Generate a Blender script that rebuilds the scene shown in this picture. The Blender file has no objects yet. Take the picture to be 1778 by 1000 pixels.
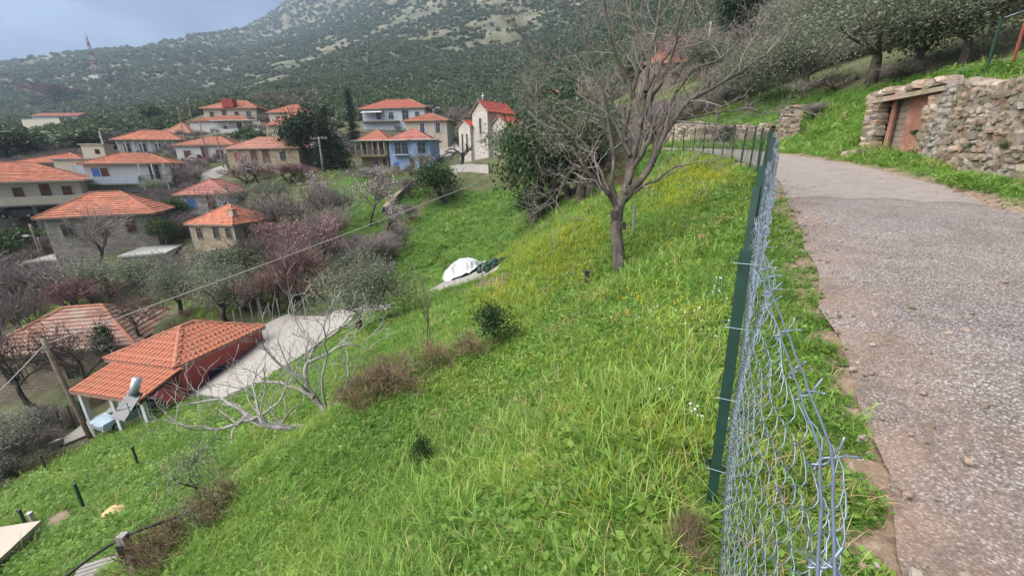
import bpy, bmesh, math, random
import numpy as np
from mathutils import Vector, Matrix
S = bpy.context.scene
COL = S.collection
PI = math.pi
# ------------------------------------------------------------------ camera
FPX, PITCH, ROLL = 690.0, math.radians(17.0), math.radians(1.0)
CAM = np.array([0.0, 0.0, 1.65])
_c, _s = math.cos(PITCH), math.sin(PITCH)
_F = np.array([0, _c, -_s]); _U0 = np.array([0, _s, _c]); _R0 = np.array([1.0, 0, 0])
_R = _R0*math.cos(ROLL) - _U0*math.sin(ROLL)
_U = _U0*math.cos(ROLL) + _R0*math.sin(ROLL)
cd = bpy.data.cameras.new('camera'); cam = bpy.data.objects.new('camera', cd); COL.objects.link(cam)
cd.sensor_width = 36.0; cd.lens = FPX/1778*36.0; cd.clip_start = 0.05; cd.clip_end = 9000
m = Matrix.Identity(4)
for i in range(3):
    m[i][0], m[i][1], m[i][2], m[i][3] = _R[i], _U[i], -_F[i], CAM[i]
cam.matrix_world = m
S.camera = cam
# ------------------------------------------------------------------ sky, sun, exposure
SUN_EL, SUN_AZ = math.radians(48), math.radians(250)      # azimuth clockwise from +Y
W = bpy.data.worlds.new('World'); S.world = W; W.use_nodes = True
nt = W.node_tree; nt.nodes.clear()
def N(t, typ, **kw):
    n = t.nodes.new(typ)
    for k, v in kw.items():
        if k.startswith('i_'):
            key = k[2:]
            key = int(key) if key.isdigit() else key.replace('_', ' ')
            n.inputs[key].default_value = v
        else: setattr(n, k, v)
    return n
out = N(nt, 'ShaderNodeOutputWorld'); bg = N(nt, 'ShaderNodeBackground'); bg.inputs[1].default_value = 0.12
sky = N(nt, 'ShaderNodeTexSky', sky_type='NISHITA', sun_disc=False, sun_elevation=SUN_EL, sun_rotation=SUN_AZ)
tc = N(nt, 'ShaderNodeTexCoord'); mp = N(nt, 'ShaderNodeMapping'); mp.inputs['Scale'].default_value = (1, 1, 2.6)
nz = N(nt, 'ShaderNodeTexNoise', i_Scale=4.2, i_Detail=8.0, i_Roughness=0.55)
nz2 = N(nt, 'ShaderNodeTexNoise', i_Scale=1.3, i_Detail=4.0)
cr = N(nt, 'ShaderNodeValToRGB'); cr.color_ramp.elements[0].position = 0.40; cr.color_ramp.elements[1].position = 0.66
cr.color_ramp.elements[0].color = (.03, .09, .24, 1); cr.color_ramp.elements[1].color = (.23, .33, .52, 1)
cov = N(nt, 'ShaderNodeValToRGB'); cov.color_ramp.elements[0].position = 0.3; cov.color_ramp.elements[1].position = 0.5
cov.color_ramp.elements[0].color = (.95, .95, .95, 1); cov.color_ramp.elements[1].color = (.985, .985, .985, 1)
mx = N(nt, 'ShaderNodeMix', data_type='RGBA')
L = nt.links.new
L(tc.outputs['Generated'], mp.inputs[0]); L(mp.outputs[0], nz.inputs[0]); L(mp.outputs[0], nz2.inputs[0])
L(nz.outputs[0], cr.inputs[0]); L(nz2.outputs[0], cov.inputs[0])
L(cov.outputs[0], mx.inputs[0]); L(sky.outputs[0], mx.inputs[6]); L(cr.outputs[0], mx.inputs[7])
L(mx.outputs[2], bg.inputs[0]); L(bg.outputs[0], out.inputs[0])
sl = bpy.data.lights.new('sun', 'SUN'); sl.energy = 1.5; sl.angle = math.radians(85); sl.color = (1, .95, .88)
so = bpy.data.objects.new('sun', sl); COL.objects.link(so)
_sd = Vector((math.sin(SUN_AZ)*math.cos(SUN_EL), math.cos(SUN_AZ)*math.cos(SUN_EL), math.sin(SUN_EL)))
so.rotation_euler = _sd.to_track_quat('Z', 'Y').to_euler()
S.view_settings.view_transform = 'Standard'; S.view_settings.look = 'None'
S.view_settings.exposure = 2.97; S.view_settings.gamma = 1; S.view_settings.use_curve_mapping = False
S.cycles.max_bounces = 6; S.cycles.transparent_max_bounces = 8; S.cycles.volume_bounces = 0
try:
    S.cycles.use_denoising = True
except Exception: pass
# ------------------------------------------------------------------ picture geometry -> places in the world
def ray(px, py):
    return _F + _R*((px-889.0)/FPX) + _U*((500.0-py)/FPX)
def Wp(px, py, t): return CAM + ray(px, py)*t
def project(P):
    d = P - CAM
    z = d @ _F; z = np.where(z < 1e-3, 1e-3, z)
    return 889 + FPX*(d @ _R)/z, 500 - FPX*(d @ _U)/z, d @ _F
_rng = np.random.RandomState(3)
_tab = _rng.rand(256, 256)
def vnoise(x, y):
    x = np.asarray(x, float); y = np.asarray(y, float)
    xi = np.floor(x).astype(int); yi = np.floor(y).astype(int); fx = x-xi; fy = y-yi
    fx = fx*fx*(3-2*fx); fy = fy*fy*(3-2*fy)
    a = _tab[xi & 255, yi & 255]; b = _tab[(xi+1) & 255, yi & 255]; c = _tab[xi & 255, (yi+1) & 255]; d = _tab[(xi+1) & 255, (yi+1) & 255]
    return (a*(1-fx)+b*fx)*(1-fy) + (c*(1-fx)+d*fx)*fy - .5
def fbm(x, y, o=4):
    r = 0; a = 1.0
    for i in range(o):
        r = r + a*vnoise(x*2**i+17.3*i, y*2**i-9.1*i); a *= .5
    return r
def sstep(a, b, x):
    t = np.clip((x-a)/(b-a), 0, 1); return t*t*(3-2*t)
# road: left edge polyline in plan, arc length gives the height
RL = np.array([(-9, -17), (-3.2, -6.5), (-.4, -1.6), (.75, .15), (1.47, 1.13), (2.3, 2.45), (3.3, 4.1), (4.5, 6.15), (5.6, 8.1), (6.7, 10.2), (7.6, 12.1), (8.4, 14.0), (9.3, 16.6), (10.1, 19.6), (10.7, 23), (11.0, 26.5), (10.9, 30.5), (10.2, 35), (8.6, 40), (6.5, 45), (3, 52)], float)
def resample(P, step):
    # Catmull-Rom then even spacing
    Q = []
    n = len(P)
    for i in range(n-1):
        p0 = P[max(i-1, 0)]; p1 = P[i]; p2 = P[i+1]; p3 = P[min(i+2, n-1)]
        for k in range(12):
            t = k/12
            Q.append(.5*((2*p1)+(-p0+p2)*t+(2*p0-5*p1+4*p2-p3)*t*t+(-p0+3*p1-3*p2+p3)*t**3))
    Q.append(P[-1]); Q = np.array(Q)
    d = np.r_[0, np.cumsum(np.linalg.norm(np.diff(Q, axis=0), axis=1))]
    s = np.arange(0, d[-1], step)
    return np.stack([np.interp(s, d, Q[:, k]) for k in range(P.shape[1])], 1)
ROAD = resample(RL, .5)
_tan = np.gradient(ROAD, axis=0); _tan /= np.linalg.norm(_tan, axis=1)[:, None]
RNRM = np.stack([_tan[:, 1], -_tan[:, 0]], 1)               # to the right
_i0 = int(np.argmin(np.abs(ROAD[:, 0]*.53+ROAD[:, 1]*.85 - .4)))
RS = (np.arange(len(ROAD))-_i0)*.5 + .4
RZ = np.where(RS < 16, .09*RS, 1.44+.078*(RS-16)); RZ = np.where(RS > 28, 2.376+.055*(RS-28), RZ); RZ = np.where(RS < 0, .09*RS, RZ)
RWID = np.interp(RS, [0, 12, 22, 40], [2.75, 2.9, 2.7, 2.6])
def road_coord(x, y):
    """signed offset right of the road's left edge, and index"""
    x = np.asarray(x, float).ravel(); y = np.asarray(y, float).ravel()
    off = np.empty_like(x); idx = np.empty(len(x), int)
    for a in range(0, len(x), 20000):
        dx = x[a:a+20000, None]-ROAD[None, :, 0]; dy = y[a:a+20000, None]-ROAD[None, :, 1]
        d2 = dx*dx+dy*dy; i = d2.argmin(1); k = np.arange(len(i))
        sgn = np.sign(dx[k, i]*RNRM[i, 0]+dy[k, i]*RNRM[i, 1]); off[a:a+20000] = np.sqrt(d2[k, i])*np.where(sgn == 0, 1, sgn); idx[a:a+20000] = i
    return off, idx
# control points of the land: picture position and distance along the view axis
CP = [
 (1000,1000,1.79),(700,1000,2.3),(400,1000,3.15),(300,1000,3.5),(1000,700,3.4),(800,800,3.37),(1150,550,4.5),(1000,560,6.0),(1075,470,8.3),
 (900,560,7.4),(830,590,6.7),(700,650,5.7),(600,705,5.1),(430,850,4.2),(650,800,3.9),(1100,850,2.1),(850,680,4.7),(1150,700,2.75),
 (960,500,8.7),(940,430,13.5),(1000,380,18),(1100,380,12.5),(1200,330,14.5),(1250,322,12.7),(1180,285,25),(1300,400,6.6),(1200,450,6.6),
 # lower field
 (560,735,9),(640,665,10.5),(0,900,11),(100,930,9),(0,1000,8.2),(150,1000,6.6),(200,800,13.5),(300,800,10.8),(300,900,7.4),(350,700,16),(450,640,17),(400,800,8.8),(500,700,11),
 (650,600,13),(750,560,14),(820,530,12.5),(158,760,18.6),(620,570,19),(700,520,24),(745,505,24.5),(870,455,31),(0,840,15),(60,790,17),
 (750,420,38),(850,350,46),(910,330,50),(700,400,45),(640,450,38),(950,390,27),(930,365,36),(890,450,20),(830,500,17),(1000,340,40),
 (450,520,28),(300,560,26),(100,560,31),(0,700,24),(120,720,21),(0,560,36),(200,480,38),(390,452,41.5),(165,445,42),(0,430,50),(60,390,52),(225,340,58),(370,365,55),
 (450,300,65),(340,280,76),(560,300,65),(690,293,74),(600,330,58),(780,290,68),(820,282,61),(880,285,58),(550,400,46),(700,330,58),
 (450,240,90),(250,255,85),(100,300,66),(50,280,80),(200,215,112),(390,200,110),(680,225,97),(740,250,88),(850,220,95),(500,200,110),
 (90,210,172),(90,240,145),(0,250,150),(0,215,225),(250,200,200),
 (170,137,430),(0,126,700),(250,92,850),(400,56,1000),(500,8,1100),(0,150,420),(400,150,350),(600,100,350),(600,0,900),(600,50,600),(800,150,200),(800,50,420),(800,0,600),
 (500,150,220),(650,170,150),(1000,150,150),(1000,50,300),(1000,0,400),(800,-150,1000),(1000,-200,900),(600,-80,1300),
 (1000,280,55),(1000,230,75),(1100,235,45),(1100,180,65),(1200,100,85),(1200,50,120),(1200,-80,250),(1250,200,38),(1250,238,33),
 (1400,185,29),(1500,135,26.5),(1680,102,22),(1778,105,18),(1650,125,16.5),(1500,20,50),(1778,0,40),(1500,-150,120),(1778,-150,110),(1900,90,15),(2100,60,14),(2100,-200,80),
 (1420,262,19.5),(1330,252,26)]
cps = [Wp(*c) for c in CP]
for px, py, t in [(0,126,700),(250,92,850),(400,56,1000),(500,8,1100),(600,-80,1300)]:       # land falls away behind the ridge
    p = Wp(px, py, t); q = p.copy(); q[:2] *= 1.5; q[2] *= .8; cps.append(q)
    q = p.copy(); q[:2] *= 2.6; q[2] *= .3; cps.append(q)
for px, py, t in [(800,-150,1000),(1000,-200,900),(1200,-80,250),(1500,-150,120)]:
    p = Wp(px, py, t); q = p.copy(); f = 2000/np.hypot(*p[:2]); q[:2] *= f; q[2] = 500; cps.append(q)
for azd in (-180, -150, -120, -95, -75, 80, 105, 130, 155, 180):                                # beside and behind the camera
    for r in (2.0, 5, 12, 30, 80, 300, 1500):
        x, y = r*math.sin(math.radians(azd)), r*math.cos(math.radians(azd))
        s_, l_ = .53*x+.85*y, .85*x-.53*y
        z = max(-20, .09*s_) - .42*min(max(0, -l_-.5), 30) + .3*min(max(0, l_-4.5), 300)
        if azd in (-75,) and r < 60: continue
        cps.append(np.array([x, y, z]))
for i in range(0, len(ROAD), 4):                                                               # the road bench
    if RS[i] > -5:
        for o in (0.0, 2.6):
            p = ROAD[i]+RNRM[i]*o; cps.append(np.array([p[0], p[1], RZ[i]]))
cps = np.array(cps)
def _uv(x, y):
    r = np.hypot(x, y); return np.arctan2(x, y), np.log(np.maximum(r, .2)), r
_cu, _cv, _cr = _uv(cps[:, 0], cps[:, 1])
_w = cps[:, 2]/(_cr+8)
def _phi(d2): return .5*d2*np.log(np.maximum(d2, 1e-12))
_n = len(cps)
_A = np.zeros((_n+3, _n+3)); _A[:_n, :_n] = _phi((_cu[:, None]-_cu)**2+(_cv[:, None]-_cv)**2) + np.eye(_n)*2e-4
_A[:_n, _n] = 1; _A[:_n, _n+1] = _cu; _A[:_n, _n+2] = _cv; _A[_n:, :_n] = _A[:_n, _n:].T
_k = np.linalg.lstsq(_A, np.r_[_w, 0, 0, 0], rcond=None)[0]
def base_z(x, y):
    u, v, r = _uv(x, y); o = np.empty_like(u)
    for a in range(0, len(u), 20000):
        b = slice(a, a+20000)
        o[b] = _phi((u[b, None]-_cu)**2+(v[b, None]-_cv)**2) @ _k[:_n] + _k[_n] + _k[_n+1]*u[b] + _k[_n+2]*v[b]
    return o*(r+8)
# retaining wall beside the road, foot line in plan (from the right edge of the picture towards the bend)
WL = np.array([Wp(1990,400,5.6), Wp(1860,352,6.9), Wp(1778,330,8.1), Wp(1700,318,9.7), Wp(1600,283,12.7), Wp(1545,268,14.2), Wp(1493,262,15.2)])
WLT = np.array([2.2, 2.25, 2.25, 2.2, 2.15, 2.0, 1.75])            # height of the top above the foot
def wall_coord(x, y):
    best = np.full(len(x), 1e9); side = np.zeros(len(x)); zf = np.zeros(len(x)); zt = np.zeros(len(x)); al = np.zeros(len(x))
    for i in range(len(WL)-1):
        a, b = WL[i], WL[i+1]; d = b[:2]-a[:2]; L2 = d @ d
        t = ((x-a[0])*d[0]+(y-a[1])*d[1])/L2; tcl = np.clip(t, 0, 1)
        qx, qy = a[0]+tcl*d[0], a[1]+tcl*d[1]; dd = np.hypot(x-qx, y-qy)
        sg = np.sign(d[0]*(y-a[1])-d[1]*(x-a[0]))                    # left of travel = road side
        up = dd < best
        best = np.where(up, dd, best); side = np.where(up, -sg, side)
        zf = np.where(up, a[2]+tcl*(b[2]-a[2]), zf)
        zt = np.where(up, a[2]+tcl*(b[2]-a[2])+WLT[i]+tcl*(WLT[i+1]-WLT[i]), zt)
        al = np.where(up, i+t, al)
    return best*side, zf, zt, al
def terrain(x, y, rough=True):
    x = np.atleast_1d(np.asarray(x, float)); y = np.atleast_1d(np.asarray(y, float))
    z = base_z(x, y); r = np.hypot(x, y)
    if rough:
        z = z + sstep(.5, 4, r)*(.10*fbm(x*.9, y*.9, 3)) + np.clip(r-20, 0, 400)*.012*fbm(x/22+5, y/22, 3)*sstep(20, 120, r) + np.clip(r-150, 0, 1200)*.03*fbm(x/160, y/160, 4)*sstep(150, 500, r)
    near = r < 80
    if near.any():
        xn, yn = x[near], y[near]; zn = z[near]
        d, zf, zt, al = wall_coord(xn, yn)
        inside = (al > -.3) & (al < len(WL)-1.0+.02)
        d = d-.58; kb = np.where(inside & (d > 0), 1-sstep(1.0, 6, d), 0)
        zn = zn*(1-kb) + (zt-.10+.12*np.clip(d, 0, 6))*kb
        kf = np.where(inside & (d <= 0), 1-sstep(.2, 1.6, -d), 0)
        zn = zn*(1-kf) + (zf+.05)*kf
        off, idx = road_coord(xn, yn)
        w = RWID[idx]; rz = RZ[idx]
        out_l = np.clip(-off, 0, None); out_r = np.clip(off-w, 0, None)
        k = np.where(off < 0, 1-sstep(.25, 1.5, out_l), 1-sstep(.1, .9, out_r))
        k = np.where(RS[idx] > 50, k*0, k)
        tgt = rz-.03 - .20*np.clip(out_l-.1, 0, 1) + .10*np.clip(out_r, 0, 1)*2
        zn = zn*(1-k) + tgt*k
        z[near] = zn
    return z
def tz(x, y): return float(terrain([x], [y])[0])
def G(px, py, tmin=.6, tmax=1500):
    """where the line of sight through a picture point meets the land"""
    ts = np.exp(np.linspace(math.log(tmin), math.log(tmax), 500)); d = ray(px, py)
    P = CAM + ts[:, None]*d; h = P[:, 2]-terrain(P[:, 0], P[:, 1])
    i = np.argmax(h < 0)
    if h[i] >= 0: i = len(ts)-1
    if i == 0: return Vector(P[0])
    a, b = ts[i-1], ts[i]; k = h[i-1]/(h[i-1]-h[i]+1e-9); t = a+(b-a)*min(max(k, 0), 1); p = CAM+d*t
    return Vector((p[0], p[1], tz(p[0], p[1])))
def Gt(px, t):
    """on the land, in the picture column px (at the horizon), t metres away"""
    d = ray(px, 289); p = CAM + d*t/np.dot(d, _F)*1.0
    return Vector((p[0], p[1], tz(p[0], p[1])))
def sub(P, **k): return P
# ------------------------------------------------------------------ helpers
def tag(o, label=None, cat=None, group=None, kind=None):
    if label: o['label'] = label
    if cat: o['category'] = cat
    if group: o['group'] = group
    if kind: o['kind'] = kind
    return o
def link(name, me, parent=None, mat=None):
    o = bpy.data.objects.new(name, me); COL.objects.link(o)
    if parent is not None: o.parent = parent
    if mat is not None and me is not None:
        if not me.materials: me.materials.append(mat)
    return o
def thing(name, label, cat, loc=(0, 0, 0), rz=0.0, group=None):
    o = bpy.data.objects.new(name, None); COL.objects.link(o); o.location = loc; o.rotation_euler = (0, 0, rz); o.empty_display_size = .3
    return tag(o, label, cat, group)
def np_mesh(name, V, F, mat=None, smooth=False):
    V = np.asarray(V, np.float32).reshape(-1, 3); F = np.asarray(F, np.int32)
    me = bpy.data.meshes.new(name); n, k = F.shape
    me.vertices.add(len(V)); me.vertices.foreach_set('co', V.ravel())
    me.loops.add(n*k); me.loops.foreach_set('vertex_index', F.ravel())
    me.polygons.add(n); me.polygons.foreach_set('loop_start', np.arange(0, n*k, k, dtype=np.int32))
    try: me.polygons.foreach_set('loop_total', np.full(n, k, np.int32))
    except Exception: pass
    if smooth: me.polygons.foreach_set('use_smooth', np.ones(n, bool))
    me.update(calc_edges=True); me.validate()
    if mat: me.materials.append(mat)
    return me
class MB:
    def __init__(s): s.v = []; s.f = []
    def quad(s, a, b, c, d): i = len(s.v); s.v += [tuple(a), tuple(b), tuple(c), tuple(d)]; s.f.append((i, i+1, i+2, i+3)); return s
    def poly(s, *p): i = len(s.v); s.v += [tuple(q) for q in p]; s.f.append(tuple(range(i, i+len(p)))); return s
    def box(s, x0, x1, y0, y1, z0, z1):
        i = len(s.v)
        s.v += [(x0,y0,z0),(x1,y0,z0),(x1,y1,z0),(x0,y1,z0),(x0,y0,z1),(x1,y0,z1),(x1,y1,z1),(x0,y1,z1)]
        s.f += [(i+3,i+2,i+1,i),(i+4,i+5,i+6,i+7),(i,i+1,i+5,i+4),(i+1,i+2,i+6,i+5),(i+2,i+3,i+7,i+6),(i+3,i,i+4,i+7)]; return s
    def tube(s, pts, rad, n=6, cap=True):
        pts = [Vector(p) for p in pts]; m = len(pts)
        if not hasattr(rad, '__len__'): rad = [rad]*m
        i0 = len(s.v); up = None
        for k in range(m):
            t = (pts[min(k+1, m-1)]-pts[max(k-1, 0)])
            if t.length < 1e-9: t = Vector((0, 0, 1))
            t.normalize()
            if up is None:
                up = Vector((0, 0, 1)) if abs(t.z) < .9 else Vector((1, 0, 0))
            a = t.cross(up)
            if a.length < 1e-6: a = t.orthogonal()
            a.normalize(); b = a.cross(t); up = b
            for j in range(n):
                an = 2*PI*j/n; q = pts[k]+(a*math.cos(an)+b*math.sin(an))*rad[k]; s.v.append(q[:])
        for k in range(m-1):
            for j in range(n):
                a_ = i0+k*n+j; b_ = i0+k*n+(j+1) % n; s.f.append((a_, b_, b_+n, a_+n))
        if cap:
            s.f.append(tuple(i0+j for j in reversed(range(n)))); s.f.append(tuple(i0+(m-1)*n+j for j in range(n)))
        return s
    def lathe(s, prof, n=12, c=(0, 0, 0)):
        i0 = len(s.v)
        for r, z in prof:
            for j in range(n): an = 2*PI*j/n; s.v.append((c[0]+r*math.cos(an), c[1]+r*math.sin(an), c[2]+z))
        for k in range(len(prof)-1):
            for j in range(n):
                a_ = i0+k*n+j; b_ = i0+k*n+(j+1) % n; s.f.append((a_, b_, b_+n, a_+n))
        return s
    def mesh(s, name, mat=None, smooth=False):
        me = bpy.data.meshes.new(name); me.from_pydata(s.v, [], s.f); me.update()
        if smooth: me.polygons.foreach_set('use_smooth', [True]*len(me.polygons))
        if mat: me.materials.append(mat)
        return me
    def build(s, name, mat, parent=None, smooth=False, loc=None):
        o = link(name, s.mesh(name, mat, smooth), parent)
        if loc is not None: o.location = loc
        return o
def copy_tree(o, parent=None):
    c = o.copy(); COL.objects.link(c)
    if parent is not None: c.parent = parent
    for ch in o.children: copy_tree(ch, c)
    return c
# ------------------------------------------------------------------ materials
def mat(name):
    m = bpy.data.materials.new(name); m.use_nodes = True; t = m.node_tree
    b = t.nodes['Principled BSDF']; b.inputs['Roughness'].default_value = .85
    b.inputs['Specular IOR Level'].default_value = .25
    return m, t, b
def mixc(t, fac, a, b, blend='MIX'):
    n = N(t, 'ShaderNodeMix', data_type='RGBA', blend_type=blend)
    for i, v in ((0, fac), (6, a), (7, b)):
        if hasattr(v, 'links') or hasattr(v, 'is_linked'): t.links.new(v, n.inputs[i])
        elif i == 0: n.inputs[0].default_value = v
        else: n.inputs[i].default_value = (*v, 1) if len(v) == 3 else v
    return n.outputs[2]
def ramp(t, src, stops):
    n = N(t, 'ShaderNodeValToRGB'); e = n.color_ramp.elements
    while len(e) < len(stops): e.new(.5)
    for q, (p, c) in zip(e, stops): q.position = p; q.color = (*c, 1) if hasattr(c, '__len__') else (c, c, c, 1)
    t.links.new(src, n.inputs[0]); return n.outputs[0]
def noise(t, scale, detail=4, rough=.55, coord=None, dist=0.0):
    n = N(t, 'ShaderNodeTexNoise', i_Scale=scale, i_Detail=detail, i_Roughness=rough, i_Distortion=dist)
    if coord is not None: t.links.new(coord, n.inputs['Vector'])
    return n.outputs[0]
def ocoord(t): return N(t, 'ShaderNodeTexCoord').outputs['Object']
def gpos(t): return N(t, 'ShaderNodeNewGeometry').outputs['Position']
def bump(t, b, h, strength=.4, dist=.02):
    n = N(t, 'ShaderNodeBump', i_Strength=strength, i_Distance=dist); t.links.new(h, n.inputs['Height']); t.links.new(n.outputs[0], b.inputs['Normal'])
def setc(t, b, src): t.links.new(src, b.inputs['Base Color'])
def m_plain(name, c, rough=.7, var=.25, scale=3.0, metal=0.0, bs=0.0, spec=.25):
    m, t, b = mat(name); co = gpos(t)
    n = noise(t, scale, 5, .6, co); d = tuple(max(0, x*(1-var)) for x in c); e = tuple(min(1, x*(1+var*.6)) for x in c)
    setc(t, b, ramp(t, n, [(.3, d), (.7, e)])); b.inputs['Roughness'].default_value = rough; b.inputs['Metallic'].default_value = metal
    b.inputs['Specular IOR Level'].default_value = spec
    if bs: bump(t, b, noise(t, scale*8, 3, .6, co), bs, .02)
    return m
def attr(t, name): return N(t, 'ShaderNodeAttribute', attribute_name=name)
def orand(t): return N(t, 'ShaderNodeObjectInfo').outputs['Random']
def oloc(t): return N(t, 'ShaderNodeObjectInfo').outputs['Location']
M = {}
# ground
m, t, b = mat('ground'); g = gpos(t)
A = {k: attr(t, k).outputs['Fac'] for k in ('lush', 'dirt', 'scrub', 'gold')}
n1 = noise(t, 1.7, 6, .6, g); n2 = noise(t, .35, 5, .6, g); n3 = noise(t, 14, 4, .6, g)
dry = ramp(t, noise(t, .8, 7, .68, g), [(.3, (.035, .05, .018)), (.45, (.07, .085, .032)), (.58, (.10, .095, .05)), (.72, (.17, .14, .095))])
lush = ramp(t, n1, [(.25, (.030, .065, .010)), (.5, (.055, .12, .016)), (.75, (.10, .17, .026))])
c1 = mixc(t, A['lush'], dry, lush)
far = ramp(t, noise(t, .03, 8, .65, g), [(.38, (.05, .06, .032)), (.52, (.10, .10, .055)), (.64, (.17, .155, .11)), (.78, (.26, .24, .195))])
c1 = mixc(t, A['scrub'], c1, far)
dirt = ramp(t, n3, [(.3, (.13, .09, .06)), (.55, (.24, .17, .12)), (.75, (.36, .29, .22))])
c1 = mixc(t, A['dirt'], c1, dirt)
setc(t, b, c1); bump(t, b, n3, .6, .05); M['ground'] = m
# road
m, t, b = mat('road_chippings'); g = gpos(t)
uvx = attr(t, 'along').outputs['Fac']; uvy = attr(t, 'across').outputs['Fac']
def chips(scale, coord):
    v = N(t, 'ShaderNodeTexVoronoi', i_Scale=scale); t.links.new(coord, v.inputs['Vector']); return v
v1 = chips(88, g); v2 = chips(40, g)
sep = N(t, 'ShaderNodeSeparateColor'); t.links.new(v1.outputs['Color'], sep.inputs[0])
basec = ramp(t, sep.outputs[0], [(0, (.145, .118, .107)), (.45, (.235, .198, .18)), (.72, (.31, .268, .247)), (.88, (.41, .37, .345)), (1, (.56, .52, .485))])
sep2 = N(t, 'ShaderNodeSeparateColor'); t.links.new(v2.outputs['Color'], sep2.inputs[0])
edge2 = ramp(t, v2.outputs['Distance'], [(.25, 1), (.38, 0)])
big = N(t, 'ShaderNodeMath', operation='MULTIPLY'); t.links.new(ramp(t, sep2.outputs[1], [(.88, 0), (.92, 1)]), big.inputs[0]); t.links.new(edge2, big.inputs[1])
basec = mixc(t, big.outputs[0], basec, (.50, .46, .42))
dk = ramp(t, v1.outputs['Distance'], [(.3, 1), (.62, .6)])
basec = mixc(t, 1.0, basec, dk, 'MULTIPLY')
patch = ramp(t, noise(t, .55, 4, .5, g), [(.45, 0), (.62, .55)])
basec = mixc(t, patch, basec, mixc(t, 1.0, basec, (.74, .755, .80), 'MULTIPLY'))
dn = N(t, 'ShaderNodeMath', operation='ADD'); t.links.new(uvy, dn.inputs[0])
dsh = N(t, 'ShaderNodeMath', operation='MULTIPLY', i_1=.9); t.links.new(noise(t, 1.6, 5, .65, g), dsh.inputs[0]); t.links.new(dsh.outputs[0], dn.inputs[1])
dmask = ramp(t, dn.outputs[0], [(.30, 1), (.66, 0)])
fine = noise(t, 90, 3, .6, g)
dcol = ramp(t, fine, [(.35, (.18, .115, .083)), (.6, (.27, .185, .137)), (.72, (.42, .35, .29))])
basec = mixc(t, mixc(t, 1.0, dmask, (.85, .85, .85), 'MULTIPLY'), basec, dcol)
st_ = ramp(t, noise(t, 1.1, 7, .7, g, .6), [(.35, (.78, .76, .74)), (.55, (1, 1, 1)), (.75, (1.12, 1.1, 1.08))])
basec = mixc(t, .9, basec, st_, 'MULTIPLY')
ck = N(t, 'ShaderNodeTexVoronoi', i_Scale=.55, feature='DISTANCE_TO_EDGE'); cw = N(t, 'ShaderNodeVectorMath', operation='MULTIPLY_ADD'); nzc = N(t, 'ShaderNodeTexNoise', i_Scale=2.5, i_Detail=4.0); t.links.new(g, nzc.inputs[0]); t.links.new(nzc.outputs['Color'], cw.inputs[0]); cw.inputs[1].default_value = (.5, .5, .5); t.links.new(g, cw.inputs[2]); t.links.new(cw.outputs[0], ck.inputs['Vector'])
basec = mixc(t, ramp(t, ck.outputs['Distance'], [(.004, .35), (.010, 0)]), basec, (.09, .08, .07))
lt = ramp(t, uvx, [(.395, 0), (.405, 1)])                                   # older pale concrete beyond the seam
basec = mixc(t, lt, basec, ramp(t, noise(t, 4, 6, .7, g), [(.3, (.20, .17, .152)), (.7, (.30, .265, .24))]))
seam = ramp(t, uvx, [(.394, 0), (.398, .5), (.402, 0)])
basec = mixc(t, seam, basec, (.07, .06, .05))
setc(t, b, basec); bump(t, b, v1.outputs['Distance'], .55, .008); M['road'] = m
# foliage helper
def m_leaf(name, c1, c2, c3, scale=.5, rough=.55, transl=.25):
    m, t, b = mat(name)
    r = orand(t); n = noise(t, scale, 3, .5, gpos(t))
    geo = N(t, 'ShaderNodeNewGeometry')
    a = N(t, 'ShaderNodeMath', operation='MULTIPLY_ADD', i_1=.45); t.links.new(geo.outputs['Random Per Island'], a.inputs[0])
    a2 = N(t, 'ShaderNodeMath', operation='MULTIPLY_ADD', i_1=.45); t.links.new(n, a2.inputs[0])
    mr = N(t, 'ShaderNodeMath', operation='MULTIPLY', i_1=.2); t.links.new(r, mr.inputs[0])
    t.links.new(mr.outputs[0], a2.inputs[2]); t.links.new(a2.outputs[0], a.inputs[2])
    col = ramp(t, a.outputs[0], [(.2, c1), (.5, c2), (.85, c3)])
    setc(t, b, col); b.inputs['Roughness'].default_value = rough
    tr = N(t, 'ShaderNodeBsdfTranslucent'); t.links.new(col, tr.inputs[0])
    mxs = N(t, 'ShaderNodeMixShader', i_0=transl); t.links.new(b.outputs[0], mxs.inputs[1]); t.links.new(tr.outputs[0], mxs.inputs[2])
    t.links.new(mxs.outputs[0], t.nodes['Material Output'].inputs[0])
    return m
def m_grass(name, stops, yel, scale=.35):
    m, t, b = mat(name); lo = oloc(t)
    n = noise(t, scale, 4, .6, lo); r = orand(t)
    a = N(t, 'ShaderNodeMath', operation='MULTIPLY_ADD', i_1=.45); t.links.new(r, a.inputs[0])
    a2 = N(t, 'ShaderNodeMath', operation='MULTIPLY', i_1=.62); t.links.new(n, a2.inputs[0]); t.links.new(a2.outputs[0], a.inputs[2])
    col = ramp(t, a.outputs[0], stops)
    n2 = ramp(t, noise(t, scale*2.3, 3, .5, lo), [(.55, 0), (.68, .75)])
    col = mixc(t, n2, col, yel)
    h = N(t, 'ShaderNodeSeparateXYZ'); t.links.new(ocoord(t), h.inputs[0])
    tip = N(t, 'ShaderNodeMapRange', i_From_Min=.05, i_From_Max=.16, i_To_Max=.5); t.links.new(h.outputs[2], tip.inputs[0])
    col = mixc(t, tip.outputs[0], col, tuple(min(1, x*1.5+.05) for x in yel))
    setc(t, b, col); b.inputs['Roughness'].default_value = .5
    tr = N(t, 'ShaderNodeBsdfTranslucent'); t.links.new(col, tr.inputs[0])
    mxs = N(t, 'ShaderNodeMixShader', i_0=.35); t.links.new(b.outputs[0], mxs.inputs[1]); t.links.new(tr.outputs[0], mxs.inputs[2])
    t.links.new(mxs.outputs[0], t.nodes['Material Output'].inputs[0])
    return m
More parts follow.
